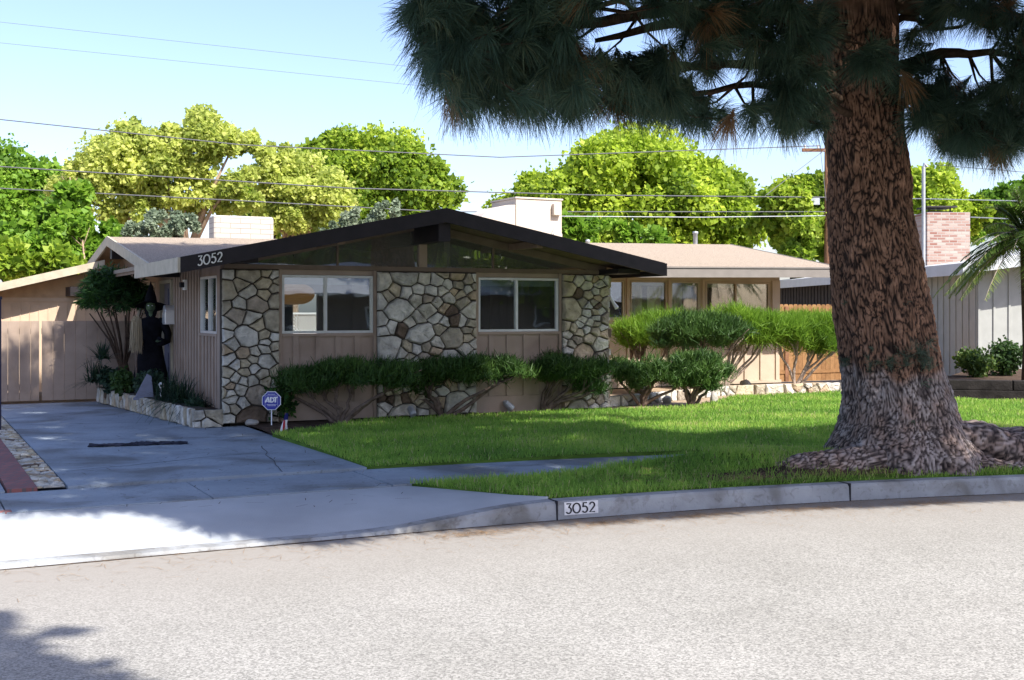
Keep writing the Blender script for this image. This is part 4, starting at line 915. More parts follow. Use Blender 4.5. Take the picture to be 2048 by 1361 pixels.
def fountain(name, p, n_, ln, wd, m, label, spread=.9, droop=.5, segs_=4, cat='plant'):
    e_ = empty(name, p, 0, label, cat); a = rng.random(n_)*2*math.pi; el = R(85)-rng.random(n_)*spread; l_ = ln*(.55+.6*rng.random(n_))
    D = np.stack([np.cos(a)*np.cos(el), np.sin(a)*np.cos(el), np.sin(el)], 1); B = rng.normal(0, .05, (n_, 3))*np.array([1, 1, .2]); S = np.stack([-np.sin(a), np.cos(a), np.zeros(n_)], 1)
    Q = []; V = []; prev = B; var = np.clip(rng.normal(.45, .22, n_), 0, 1)
    for i in range(segs_):
        t = (i+1)/segs_; pt = B+D*(l_*t)[:, None]; pt[:, 2] -= droop*l_*t*t*(.4+rng.random(n_)*.0+.6*np.cos(el)); w0 = wd*(1-.8*(i/segs_)); w1 = wd*(1-.8*t)
        Q.append(np.stack([prev-S*w0, prev+S*w0, pt+S*w1, pt-S*w1], 1)); V.append(var); prev = pt
    quads('leaf_clump', np.concatenate(Q), np.concatenate(V), M[m], e_); return e_
fountain('strap_leaf_plant', H(-.33, 1.25, .18), 260, .75, .011, 'strap', 'large arching grey green strap leaf plant in the planter by the side wall', 1.1, .75)
fountain('strap_leaf_plant', H(-.42, 1.75, .18), 220, .62, .012, 'strap', 'bluish spiky plant between the strap leaf plant and the white ornament', 1.2, .5)
fountain('strap_leaf_plant', H(-.22, .75, .18), 120, .45, .011, 'strap', 'lowest arching plant nearest the stone corner of the planter', 1.2, .8)
fountain('spiky_plant', H(-1.02, 4.9, .35), 150, .5, .013, 'strap', 'spiky dark plant leaning out in front of the gate', 1.5, .4)
fountain('spiky_plant', H(-.95, 4.6, .75), 90, .42, .013, 'strap', 'upper rosette of spiky leaves in front of the gate boards', 1.6, .3)
def bush(name, p, rx, rz, n_, size, m, label, cat='shrub', k=14, trunk=True, grp=None, asp=.42):
    e_ = empty(name, p, 0, label, cat, grp); C = []; 
    for _ in range(k):
        d = rdir(1)[0]; r_ = random.uniform(.35, .75); C.append((d[0]*rx*r_, d[1]*rx*r_, rz+d[2]*rz*r_*.9))
    Q, V = clumps(C, np.full(k, min(rx, rz)*.48), n_//k, size, asp=asp); Q[:, :, 2] = np.maximum(Q[:, :, 2], .0); quads('foliage', Q, V, M[m], e_)
    if trunk: stems([[(0, 0, -.05), (c[0]*.4, c[1]*.4, c[2]*.6), c] for c in C[:6]], 'twig', 'stem', e_, .016, .006)
    return e_
bush('low_shrub', H(-.72, 3.75, .15), .24, .24, 1500, .07, 'bushy', 'mid green rounded shrub left of the grey slab')
bush('low_shrub', H(-.80, 4.45, .15), .26, .22, 1300, .07, 'strap', 'dark low shrub under the feathery shrub at the planter end')
bush('low_shrub', H(-.5, 2.95, .15), .22, .26, 1200, .06, 'strap', 'dull green shrub growing at the skirt of the witch')
bush('ground_cover', H(-.25, .55, .15), .24, .10, 900, .045, 'strap', 'dark low ground cover at the front end of the planter', k=10)
bush('low_shrub', ground_at(520, 800, .235)+Vector((.0, .0, 0)), .01, .01, 14, .01, 'bushy', 'x') if False else None
sx = ground_at(560, 850); bush('broadleaf_shrub', (sx.x-.08, sx.y+.35, .24), .24, .36, 900, .07, 'aralia', 'sparse dark broadleaf shrub behind the blue yard sign')

# ================================================================== junipers
def juniper(px, py, spec, m, label, grp, lean=0, z=.24, wood='twig', up=.75, den=170, ln=.10, nst=7, Yoff=0, base=None):
    """spec: pads as (x0,x1,y0,y1) pixel spans at the trunk's depth"""
    p = base if base is not None else ground_at(px, py, z); p = Vector(p); p.y += Yoff; e_ = empty('juniper', p, 0, label, 'juniper', grp)
    C = []; pads = []; d_ = p.y/F
    for (x0, x1, y0, y1) in spec:
        c = at((x0+x1)/2, (y0+y1)/2, p.y)-p; rx = (x1-x0)/2*d_; rz = (y1-y0)/2*d_; pads.append((c, rx, rz)); k = max(8, int(rx*rz*190))
        for _ in range(k):
            d = rdir(1)[0]; r_ = random.random()**.45; C.append((c.x+d[0]*rx*r_*.93, c.y+d[1]*min(rx*.75, .55)*r_, c.z+d[2]*rz*r_*.8, rx))
    C = np.array(C); k = len(C); Pn = np.repeat(C[:, :3], den, 0)+rng.normal(0, .06, (k*den, 3))*np.array([1.25, 1.25, .6])
    D = unit(rng.normal(0, .55, (k*den, 3))+np.array([.15, 0, up])); l_ = ln*(.6+.8*rng.random(k*den))
    var = np.clip(.45+np.repeat(rng.normal(0, .16, k), den)+rng.normal(0, .16, k*den), 0, 1)
    quads('foliage', strips(Pn, D, l_, .005+.003*rng.random(k*den)), var, M[m], e_)
    paths = []
    for i in range(nst):
        c, rx, rz = pads[i % len(pads)]; t = Vector((c.x+random.uniform(-.85, .85)*rx, c.y+random.uniform(-.35, .35)*rx, c.z-rz*.2))
        j = Vector((t.x*.30+random.gauss(0, .04)+lean*.0, t.y*.3, t.z*.30+random.uniform(-.03, .08))); j2 = Vector((t.x*.68+random.gauss(0, .05), t.y*.7, t.z*.62+random.gauss(0, .05)))
        paths.append([(random.gauss(0, .02), random.gauss(0, .02), -.05), tuple(j), tuple(j2), tuple(t)])
        for _ in range(3):
            b = t+Vector((random.gauss(0, .14), random.gauss(0, .1), random.uniform(-.02, .16))); paths.append([tuple(j2), tuple((j2+b)/2+Vector((0, 0, .03))), tuple(b)])
    c = MB()
    for pth in paths:
        q = []; pv = [Vector(x) for x in pth]; N_ = 8
        for i in range(N_+1):
            s_ = i/N_*(len(pv)-1); a = min(int(s_), len(pv)-2); q.append(pv[a].lerp(pv[a+1], s_-a)+Vector((random.gauss(0, .010), random.gauss(0, .010), random.gauss(0, .006)))*(0 if i == 0 else 1))
        big = len(pth) == 4; c.tube(q, [(.032 if big else .012)*(1-.75*i/N_)+.004 for i in range(N_+1)], 7)
    c.build('trunk', M[wood], e_, smooth=True); return e_
G1 = 'low clipped junipers along the house front'; G2 = 'taller junipers before the right wing'
juniper(680, 845, [(528, 690, 738, 788), (600, 800, 718, 772), (690, 835, 720, 782), (550, 660, 735, 795), (590, 720, 728, 778), (740, 850, 730, 785)], 'juniper_shaded', 'dark flat topped juniper nearest the blue yard sign', G1)
juniper(885, 833, [(775, 930, 712, 776), (890, 1065, 712, 768), (950, 1055, 714, 768), (790, 890, 735, 798), (840, 990, 712, 768), (760, 860, 720, 778)], 'juniper_shaded', 'dark juniper in front of the middle stone pillar', G1)
juniper(1085, 823, [(1035, 1165, 706, 768), (1120, 1232, 712, 780), (1150, 1215, 745, 800), (1060, 1200, 708, 766)], 'juniper_shaded', 'dark juniper in front of the right stone pillar', G1)
juniper(1283, 812, [(1205, 1345, 712, 780), (1280, 1400, 712, 770), (1230, 1330, 720, 785)], 'juniper_shaded', 'small dark juniper just right of the right stone pillar', G1)
juniper(1383, 812, [(1325, 1458, 700, 792), (1370, 1465, 712, 775), (1340, 1430, 702, 790)], 'juniper_shaded', 'rightmost dark juniper of the low row, on many thin stems', G1, nst=9)
juniper(1380, 775, [(1302, 1490, 632, 702), (1330, 1450, 624, 690), (1400, 1500, 636, 700), (1290, 1400, 644, 700)], 'juniper_shaded', 'dark shaded tall juniper in the middle of the right wing', G2, Yoff=-1.5, ln=.16, base=W(8.85, 1.75, .24)+Vector((0, 1.5, 0)))
juniper(1300, 775, [(1228, 1350, 638, 702), (1260, 1380, 628, 676), (1235, 1300, 648, 700)], 'juniper_sunlit', 'sunlit tall juniper under the small right wing window', G2, ln=.2, base=W(8.6, 2.9, .24))
juniper(1450, 775, [(1430, 1545, 628, 690), (1470, 1580, 628, 694), (1410, 1510, 620, 670), (1500, 1600, 632, 690)], 'juniper_sunlit', 'bright sunlit juniper leaning before the right wing corner', G2, ln=.22, wood='twig_pale', base=W(10.5, 2.8, .24), nst=8)
juniper(1540, 775, [(1540, 1660, 630, 712), (1600, 1700, 626, 718), (1560, 1690, 628, 690)], 'juniper_sunlit', 'bright sunlit juniper leaning in front of the cedar fence', G2, ln=.22, wood='twig_pale', base=W(11.9, 2.3, .24), nst=8)

# ================================================================== right side: cedar fence, neighbour
cf = empty('cedar_fence', H(13.1, 5.6, -.1), HA, 'orange cedar board fence between the two houses', 'fence')
c_ = MB()
for i in range(34):
    x = i*.14; h_ = 1.80+random.gauss(0, .006); c_.prism([(x+.003, 0, 0), (x+.137, 0, 0), (x+.137, 0, h_-.04), (x+.11, 0, h_), (x+.03, 0, h_), (x+.003, 0, h_-.04)], (0, .018, 0), random.random())
c_.build('board_panel', M['fence'], cf)
c_ = MB()
for z in (.35, 1.45): c_.box(0, 4.76, .019, .06, z, z+.09, .3)
c_.box(0, 4.76, -.02, 0, .18, .26, .2); c_.build('rail', M['fence'], cf)
c_ = MB(); c_.box(1.28, 1.38, -.03, -.001, 0, 1.75, .0); c_.build('post', M['pole'], cf)
NB = Vector((10.85, 28, .2)); na = R(2)
nbh = empty('neighbour_house', NB, na, 'pale neighbour house with white eave, grey roof and battened walls', 'house')
# local x to the right (front face), y back
c_ = MB(); c_.box(0, 14, 0, .12, 0, 2.75)
for i in range(26): c_.box(.02+i*.36, .07+i*.36, -.025, 0, .05, 2.7)
c_.box(0, .12, .12, 5.2, 0, 2.5)
for i in range(14): c_.box(-.025, 0, .05+i*.38, .11+i*.38, .05, 2.5)
c_.prism([(0.001, .02, 2.75), (14, .02, 2.75), (14, .02, 4.3)], (0, .09, 0))
nw = c_.build('wall', M['nb_wall'], nbh)
c_ = MB(); c_.box(.01, .12, 5.2, 19, 0, 2.5)
for i in range(36): c_.box(-.02, .01, 5.25+i*.38, 5.30+i*.38, .05, 2.5)
c_.build('dark_wall', M['nb_dark'], nbh)
c_ = MB(); slp = .13; c_.prism([(-.55, -.6, 2.68), (14, -.6, 2.68+14.55*slp), (14, -.6, 2.62+14.55*slp), (-.55, -.6, 2.62)], (0, 20.2, 0)); nroof = c_.build('roof', M['nb_roof'], nbh)
c_ = MB(); c_.box(-.60, -.552, -.6, 19.6, 2.42, 2.69); c_.build('eave_board', M['nb_white'], nbh)
c_ = MB(); c_.prism([(-.60, -.642, 2.70), (14, -.642, 2.70+14.6*slp), (14, -.642, 2.44+14.6*slp), (-.60, -.642, 2.44)], (0, .04, 0)); c_.build('bargeboard', M['nb_white'], nbh)
c_ = MB(); c_.prism([(-.55, -.598, 2.6), (14, -.598, 2.6+14.55*slp), (14, -.598, 2.57+14.55*slp), (-.55, -.598, 2.57)], (0, 20, 0)); c_.build('soffit', M['nb_white'], nbh)
c_ = MB(); c_.box(.6, 1.78, 4.6, 5.5, 2.4, 4.28); nch = c_.build('chimney', M['redbrick'], nbh)
c_ = MB(); c_.box(.62, 1.45, 4.65, 5.45, 4.42, 4.46); c_.box(.7, 1.35, 4.75, 5.3, 4.28, 4.32)
for a in (.72, 1.30):
    c_.box(a, a+.03, 4.8, 4.83, 4.32, 4.42)
c_.build('chimney_cap', M['nb_dark'], nbh)
c_ = MB(); q = at(1847, 520, 30.0); q.z = 2.6; rel = Matrix.Rotation(-na, 3, 'Z') @ (q-NB)
c_.tube([(rel.x, rel.y, 2.5), (rel.x, rel.y, 5.2)], .045, 10); c_.tube([(rel.x, rel.y, 5.15), (rel.x+.02, rel.y, 5.27), (rel.x+.09, rel.y, 5.2)], .04, 8); c_.build('service_mast', M['steel'], nbh)
lw = MB(); a = at(1885, 790, 21.6); b = Vector((13, 20.4, 0))
dv = Vector((b.x-a.x, b.y-a.y, 0)).normalized(); nv = Vector((-dv.y, dv.x, 0))
for lv in range(2):
    for k in range(4):
        s0 = k*2.0-(.8 if lv else 0); s1 = s0+1.98; c0 = Vector((a.x, a.y, .2+.18*lv))+dv*max(0, s0)+nv*.01*lv; c1 = Vector((a.x, a.y, .2+.18*lv))+dv*s1+nv*.01*lv
        lw.prism([c0, c1, c1+nv*.2, c0+nv*.2], (0, 0, .176))
o = lw.build('timber_wall', M['tie'], bevel=.012); tag(o, 'low dark timber sleeper wall at the edge of the neighbour lawn', 'wall')
sheet('neighbour_bed', [(a.x+.1, a.y+.1), (13, 20.6), (14, 27.9), (10.7, 27.9), (8.6, 24)], .45, M['soil'])
M['shrubleaf'] = leafm('shrub_leaf', (.025, .05, .012), (.06, .11, .02), (.16, .2, .03), .3)
p = at(1948, 765, 24.5); bush('round_shrub', (p.x, p.y, .42), .44, .33, 2800, .07, 'shrubleaf', 'yellow green clipped round shrub by the neighbour wall', k=18)
p = at(2010, 765, 25.0); bush('round_shrub', (p.x, p.y, .42), .42, .40, 3000, .07, 'bushy', 'darker round shrub under the palm by the neighbour wall', k=18)
# palm
pp = Vector((9.62, 22.4, .3)); pt = empty('palm_tree', pp, 0, 'small date palm with arching fronds at the right edge', 'palm')
c_ = MB(); c_.tube([(0, 0, -.1), (.02, 0, .8), (-.02, 0, 1.8), (0, 0, 2.75)], [.12, .10, .09, .13], 12); c_.build('trunk', M['branch'], pt, smooth=True)
M['frond'] = leafm('frond_leaf', (.03, .065, .014), (.065, .125, .022), (.17, .22, .045), .3)
Q = []; V = []; ribs = MB()
for i in range(64):
    az = 2*math.pi*(i*.618 % 1); el = R(random.uniform(-8, 78)); ln = random.uniform(1.25, 1.75); rib = []
    for j in range(13):
        t = j/12; r_ = ln*t; x = r_*math.cos(el); z = 2.8+r_*math.sin(el)-.62*ln*t*t*(.5+math.cos(el)*.6); rib.append(Vector((x*math.cos(az), x*math.sin(az), z)))
    ribs.tube(rib, [.013*(1-.8*j/12)+.002 for j in range(13)], 5)
    S = Vector((-math.sin(az), math.cos(az), 0))
    for j in range(1, 60):
        t = j/60; s_ = t*12; a_ = min(int(s_), 11); c = rib[a_].lerp(rib[a_+1], s_-a_); T = (rib[a_+1]-rib[a_]).normalized(); lf_ = .30*math.sin(math.pi*min(1, t*.85+.12))+.04
        for sg_ in (1, -1):
            d = (S*sg_*.8+T*.75+Vector((0, 0, random.uniform(-.45, .1)))).normalized(); up_ = Vector((0, 0, 1)); sd = d.cross(up_)  .normalized()*.012
            Q.append([c-sd, c+sd, c+d*lf_+sd*.2, c+d*lf_-sd*.2]); V.append(min(1, max(0, random.gauss(.5, .2)+(.25 if el < .3 else 0))))
quads('fronds', np.array(Q), V, M['frond'], pt); ribs.build('frond_ribs', M['twig_pale'], pt)

# ================================================================== the pine
pine = empty('pine_tree', (TX, TY, .2), 0, 'huge pine with thick furrowed bark trunk beside the kerb', 'tree')
PR = [(1000, 1668, 1940), (950, 1662, 1945), (900, 1664, 1940), (870, 1676, 1925), (840, 1686, 1912), (800, 1692, 1902), (760, 1691, 1888), (700, 1685, 1877), (650, 1678, 1868), (600, 1669, 1858), (560, 1666, 1850), (500, 1663, 1836), (440, 1660, 1824), (400, 1657, 1819), (360, 1655, 1818), (320, 1652, 1812), (270, 1648, 1806), (200, 1641, 1800), (130, 1636, 1797), (60, 1632, 1796), (0, 1628, 1792), (-200, 1625, 1775), (-600, 1620, 1735), (-1200, 1630, 1700), (-1900, 1640, 1670)]
zs = [EYE+(HY-y)*TY/F-.2 for y, _, _ in PR]; cxs = [((a+b)/2-CX)/F*TY-TX for _, a, b in PR]; rs = [(b-a)/2/F*TY*1.0 for _, a, b in PR]
NA, NZ = 300, 620; zz = np.concatenate([np.linspace(-.12, 4.6, 520), np.linspace(4.65, zs[-1], 100)])
cxi = np.interp(zz, zs, cxs); ri = np.interp(zz, zs, rs); co = []; crev = []; pale = []
for i, z in enumerate(zz):
    fl_ = math.exp(-max(0, z)/.28); 
    for k in range(NA):
        a = 2*math.pi*k/NA; r_ = ri[i]
        butt = fl_*(.10+.24*max(0, math.cos(a-.1))**2+.05*max(0, math.cos(a-3.3))**4+.07*math.sin(5*a+1)**2)
        r0 = r_*(1+butt*.8); X, Y_ = math.cos(a), math.sin(a)
        wob = noise.noise(Vector((X*2, Y_*2, z*1.1)))*.05+noise.noise(Vector((X*5, Y_*5, z*3)))*.02
        q = Vector((X*r_*28, Y_*r_*28, z*6.6)); q += Vector((noise.noise(q*.45), noise.noise(q*.45+Vector((9, 0, 0))), noise.noise(q*.45+Vector((0, 9, 0)))))*1.7
        if z < 4.7: d_ = noise.voronoi(q)[0]; d2 = noise.voronoi(Vector((q.x*2.2+5, q.y*2.2, q.z*2.6)))[0]; e_ = min(1, (d_[1]-d_[0])*3.4)*(.62+.38*min(1, (d2[1]-d2[0])*3))+.10*noise.noise(q*3)
        else: e_ = .6
        fine_ = noise.noise(Vector((X*r_*60, Y_*r_*60, z*14)))
        co.append((cxi[i]+X*(r0+wob*r_*2+.016*(e_-.6)+.010*fine_), Y_*(r0+wob*r_*2+.016*(e_-.6)+.010*fine_), z))
        crev.append(min(1, max(0, e_*.85+.18*fine_))); pale.append(min(1, max(0, (1.02+.10*noise.noise(Vector((a*3, z*2, 0)))+.06*math.cos(a*2)-z)/.07))*1.0 if z < 1.4 else 0)
me = bpy.data.meshes.new('trunk'); me.from_pydata(co, [], [(i*NA+k, i*NA+(k+1) % NA, (i+1)*NA+(k+1) % NA, (i+1)*NA+k) for i in range(len(zz)-1) for k in range(NA)])
for nm_, dat in (('crev', crev), ('pale', pale)): at_ = me.attributes.new(nm_, 'FLOAT', 'POINT'); at_.data.foreach_set('value', np.array(dat, np.float32))
link('trunk', me, M['bark'], pine, smooth=True)
def root(pth, rad, seed):
    n_ = 110; sg_ = 64; pv = [Vector(p_) for p_ in pth]; co = []; cr = []
    for i in range(n_+1):
        s_ = i/n_*(len(pv)-1); a_ = min(int(s_), len(pv)-2); c = pv[a_].lerp(pv[a_+1], s_-a_); d = (pv[a_+1]-pv[a_]).normalized(); r_ = rad[a_]+(rad[a_+1]-rad[a_])*(s_-a_); sd = Vector((d.y, -d.x, 0)).normalized(); up_ = Vector((0, 0, 1))
        for k in range(sg_):
            an = 2*math.pi*k/sg_; q = c+(sd*math.cos(an)+up_*math.sin(an)*.8)*r_; qq = Vector((an*r_*24+.8*noise.noise(q*7), (s_+.25*noise.noise(q*5))*(5.0), r_*20+seed)); vv = noise.voronoi(qq)[0]; e_ = min(1, (vv[1]-vv[0])*2.6)+.12*noise.noise(q*30); f_ = noise.noise(q*3.2+Vector((seed, 3, 0)))
            co.append(q+(q-c).normalized()*(r_*.22*f_+.014*(e_-.5)+.012*noise.noise(q*16))); cr.append(e_)
    me = bpy.data.meshes.new('root'); me.from_pydata(co, [], [(i*sg_+k, i*sg_+(k+1) % sg_, (i+1)*sg_+(k+1) % sg_, (i+1)*sg_+k) for i in range(n_) for k in range(sg_)]+[tuple(range(n_*sg_, (n_+1)*sg_))])
    for nm_, dat in (('crev', cr), ('pale', [.8]*len(cr))): at_ = me.attributes.new(nm_, 'FLOAT', 'POINT'); at_.data.foreach_set('value', np.array(dat, np.float32))
    link('root', me, M['bark'], pine, smooth=True)
root([(.35, .0, .25), (.9, -.05, .17), (1.4, -.02, .14), (2.6, .10, .08)], [.34, .32, .27, .18], 1)
root([(.2, -.3, .08), (.7, -.42, .0), (1.1, -.40, -.02), (1.6, -.34, -.08)], [.2, .13, .10, .06], 2)
root([(-.2, -.35, .05), (-.55, -.58, .06), (-.95, -.68, .06), (-1.3, -.72, .05), (-1.7, -.7, -.04)], [.24, .20, .17, .13, .06], 3)
root([(-.1, -.3, .0), (-.15, -.55, -.02), (.1, -.62, -.08)], [.2, .14, .08], 4)
root([(-.3, .1, .12), (-.62, .05, .04), (-.85, .02, -.03)], [.2, .12, .05], 5)
root([(.3, .2, .12), (.9, .3, .06), (1.6, .3, -.04)], [.2, .16, .08], 6)

def tufts(P, D, n_, ln, wd, droop=.25, cone=.75, segs_=2):
    """n_ long needles round each tip P pointing along D"""
    k = len(P); N_ = k*n_; d = unit(np.repeat(D, n_, 0)+rdir(N_)*cone); b = np.repeat(P, n_, 0)-np.repeat(D, n_, 0)*(rng.random((N_, 1))*.16)
    l_ = (ln*(.7+.5*rng.random(N_)))[:, None]; S = unit(np.cross(d, rdir(N_)))*wd; m_ = b+d*l_*.55; m_[:, 2] -= droop*.22*l_[:, 0]; t = b+d*l_; t[:, 2] -= droop*l_[:, 0]
    Q = np.concatenate([np.stack([b-S, b+S, m_+S*.9, m_-S*.9], 1), np.stack([m_-S*.9, m_+S*.9, t+S*.3, t-S*.3], 1)])
    v = np.clip(.45+np.repeat(rng.normal(0, .2, k), n_)+rng.normal(0, .12, N_), 0, .92); v[np.repeat(rng.random(k) < .035, n_)] = 1; return Q, np.concatenate([v, v])
# visible lower foliage masses, as ellipses (cx, cy, rx, ry, depth, depth spread) in the tree's own space
MASS = [(855, 15, 60, 70, 9.4, .7), (905, 60, 95, 70, 9.5, .8), (900, 150, 60, 60, 9.5, .8), (985, 190, 75, 70, 9.8, .9), (1080, 150, 100, 85, 10, 1.0), (1010, 60, 120, 75, 9.8, .9), (1200, 190, 90, 70, 10.4, 1), (1290, 215, 70, 55, 10.6, .8), (1380, 235, 80, 48, 10.8, .8),
        (1130, 30, 90, 45, 9.8, .9), (1260, 10, 130, 28, 9.8, .8), (1340, 140, 55, 60, 10.6, .8), (1400, 40, 95, 60, 10.8, .9), (1440, 110, 45, 60, 11.2, .6), (1560, 60, 90, 75, 11.0, .8), (1590, 160, 60, 70, 11.2, .8), (1540, 220, 60, 40, 11.2, .7), (1610, 250, 40, 40, 11.2, .5),
        (1250, 120, 60, 40, 11.0, .8), (1170, 110, 60, 60, 10.2, .9), (1500, 10, 90, 35, 11, .9), (1625, 50, 35, 40, 11.4, .3),
        (1850, 170, 60, 60, 12.2, .7), (1930, 220, 80, 60, 12.0, .8), (1880, 120, 40, 50, 12.4, .6), (1960, 280, 70, 48, 11.8, .8), (1900, 285, 60, 40, 12.2, .6), (2030, 200, 60, 60, 12, .8), (1860, 40, 50, 60, 12.5, .8), (2000, 45, 90, 50, 11.6, .8), (1940, 10, 90, 35, 11.8, .8), (2050, 110, 45, 70, 11.8, .6), (1745, 112, 40, 20, 11.2, .12), (1850, 245, 40, 30, 12, .5), (2020, 270, 40, 40, 12, .5)]
HOLES = [(1245, 62, 108, 54), (1475, 165, 38, 52), (1910, 85, 66, 56), (1845, 285, 30, 34), (1975, 95, 34, 40), (1400, 150, 20, 24), (1530, 30, 18, 20), (1160, 150, 10, 10)]
tipsP = []; tipsD = []; limb_targets = []
for (cx_, cy_, rx_, ry_, Y_, dy_) in MASS:
    n_ = int(rx_*ry_/120)+6; cen = at(cx_, cy_, Y_); limb_targets.append(cen)
    for _ in range(n_):
        a = random.random()*2*math.pi; r_ = random.random()**.5; px_, py_ = cx_+rx_*r_*math.cos(a), cy_+ry_*r_*math.sin(a)
        if any(((px_-h[0])/h[2])**2+((py_-h[1])/h[3])**2 < 1 for h in HOLES): continue
        if px_ < 802+.45*py_ or py_ > (215+.02*(px_-900) if px_ < 1340 else 255 if px_ < 1650 else 305): continue
        p_ = at(px_, py_, Y_+random.uniform(-dy_, dy_)); d = (p_-cen); d = d.normalized()*.7+Vector((random.gauss(0, .4), random.gauss(0, .4), random.gauss(-.15, .35))); tipsP.append(p_); tipsD.append(d.normalized())
tipsP = np.array(tipsP); tipsD = np.array(tipsD); org = np.array([TX, TY, .2])
Q, V = tufts(tipsP-org, tipsD, 90, .27, .0026, .3, .62)
quads('foliage', Q, V, M['needle'], pine)
# limbs: from the trunk out to the masses, with twigs to the tips
lb = MB()
def trunk_pt(z): return Vector((float(np.interp(z, zs, cxs)), 0, z))
def limb(src, dst, r0, r1, sag=.15, n_=10):
    q = []
    for i in range(n_+1): t = i/n_; c = src.lerp(dst, t); c.z += sag*math.sin(math.pi*t)+random.gauss(0, .02); c.x += random.gauss(0, .02); c.y += random.gauss(0, .03); q.append(c)
    lb.tube(q, [r0+(r1-r0)*i/n_ for i in range(n_+1)], 8); return q
ORG = Vector(org)
mainL = []
for px_, py_, Y_, z0, r0 in ((900, 70, 9.5, 4.6, .11), (1120, 150, 10, 4.0, .06), (1330, 200, 10.6, 3.75, .05), (1560, 200, 11.2, 3.5, .05), (1560, 60, 11, 4.4, .06), (1180, 10, 9.8, 5.0, .08), (1400, 40, 10.8, 4.6, .05), (1925, 225, 12, 3.6, .08), (2050, 120, 11.8, 4.0, .09), (1880, 60, 12.4, 4.5, .07), (2010, 40, 11.6, 5.0, .08)):
    mainL.append(limb(trunk_pt(z0), at(px_, py_, Y_)-ORG, r0, .02))
lb.tube([at(x, y, 10.7)-ORG for x, y in ((1190, 82), (1240, 72), (1300, 55), (1350, 45), (1420, 60), (1520, 90), (1640, 130))], [.02, .03, .04, .05, .06, .07, .09], 8)
nodes = [p_ for q in mainL for p_ in q[2:]]; npn = np.array([tuple(p_) for p_ in nodes])
tp = tipsP-org
for i in range(0, len(tp)):
    d = np.linalg.norm(npn-tp[i], axis=1); j = int(np.argmin(d))
    if d[j] < 1.6 and i % 2 == 0: a_ = Vector(npn[j]); b_ = Vector(tp[i]); m_ = (a_+b_)/2+Vector((0, 0, -.05)); lb.tube([a_, m_, b_], [.018, .011, .006], 5)
# crown above the picture: unseen clumps placed to cast shade on house, lawn and driveway
KB = [(-40, 9.0), (-6, 9.2), (-4.2, 9.65), (-3.3, 9.9), (-2.9, 9.75), (-2.4, 9.35), (-1.57, 9.15), (-1.1, 9.6), (.44, 10.15), (2.16, 10.85), (2.9, 11.05), (3.3, 10.75), (4.5, 10.55), (7, 10.9), (14, 11.5), (40, 12)]
kbx, kby = zip(*KB)
def must_light(p_, pad):
    def hit(z): t = (p_.z-z)/L.z; return p_.x-L.x*t, p_.y-L.y*t
    x, y = hit(.08)
    if y < np.interp(x, kbx, kby)+pad*.5: return True
    x, y = hit(.2); u, v = loc(x, y)
    if -4.6 < v < .5 and u > 3.0 and u < 12:
        q = noise.noise(Vector((u*.30+.25*v, v*1.15-u*.05, 7.3)))
        if 1.5*q+.10+.12*(u-5)+(.3 if v > -1.6 and u > 5.5 else 0)+(-.25 if u < 4.5 else 0) > 0: return True
    x, y = hit(.7); u, v = loc(x, y)
    if 6.3 < u < 15 and 1.8 < v < 9: return True
    x, y = hit(2.9); u, v = loc(x, y)
    if u > 4.2 and v > 3.2 and u < 16: return True
    if 6.7 < v < 13 and u > -1: return True
    x, y = hit(1.2); u, v = loc(x, y)
    if v > 5.6 and u < -1.9: return True
    x, y = hit(3.5)
    if y > 24 and x > 6: return True
    return False
SH = []; tries = 0
while len(SH) < 8200 and tries < 300000:
    tries += 1; q = random.random()
    if q < .12: u = random.uniform(-.5, 8); t_ = W(u, kv(u)+.05, random.uniform(.03, .2))
    elif q < .24: t_ = W(random.uniform(-3.2, 1.1), random.uniform(-7.5, -5.6), .12)
    elif q < .46: t_ = W(random.uniform(-4.5, .4), random.uniform(-7.3, 5.5), random.uniform(.1, 1.4))
    elif q < .67: u = random.uniform(.0, 9); t_ = W(u, random.uniform(kv(u), .5), .2)
    elif q < .83: t_ = W(random.uniform(-.8, 6.6), -.5, random.uniform(.3, 3.2))
    else: t_ = W(random.uniform(-1, 4), random.uniform(-1, 6), random.uniform(2, 3))
    hgt = random.uniform(3.6, 13) if random.random() < .75 else random.uniform(3.2, 7); p_ = t_+L*(hgt/L.z); dx, dy = p_.x-TX, p_.y-TY; rr_ = math.hypot(dx, dy)
    if rr_ > 9.3-.35*max(0, p_.z-9) or p_.y < 1.0: continue
    px_, py_ = pix(p_)
    if -90 < px_ < 2140 and py_ > -130-700/p_.y: continue
    if must_light(p_, .6): continue
    SH.append((p_, hgt))
P = np.array([tuple(s_[0]) for s_ in SH])-org
C3 = np.array([TX, TY, 0]); out = P.copy(); out[:, 2] = 0; D = unit(unit(out)+rng.normal(0, .35, P.shape)+np.array([0, 0, .1]))
Q, V = tufts(P, D, 30, .42, .015, .15, 1.1)
quads('upper_shade_foliage', Q, V, M['needle'], pine)
for k in range(30):
    j = random.randrange(len(P)); zt_ = max(4.8, P[j][2]-1.0); limb(trunk_pt(min(zt_, 14)), Vector(P[j]), .09, .02, .2)
lb.build('branch', M['branch'], pine, smooth=True)
# small cones at the branch ends
cn = MB(); ids = rng.choice(len(tp), 60, replace=False)
cn.ell((0, 0, 0), (.028, .028, .05), 8, 7); c0 = cn.build('pine_cone', M['branch'], pine, smooth=True)
for q, i in enumerate(ids):
    c1 = c0 if q == 0 else c0.copy()
    if q: COL.objects.link(c1); c1.parent = pine
    c1.location = tuple(tp[i]+np.array([0, 0, -.02]))
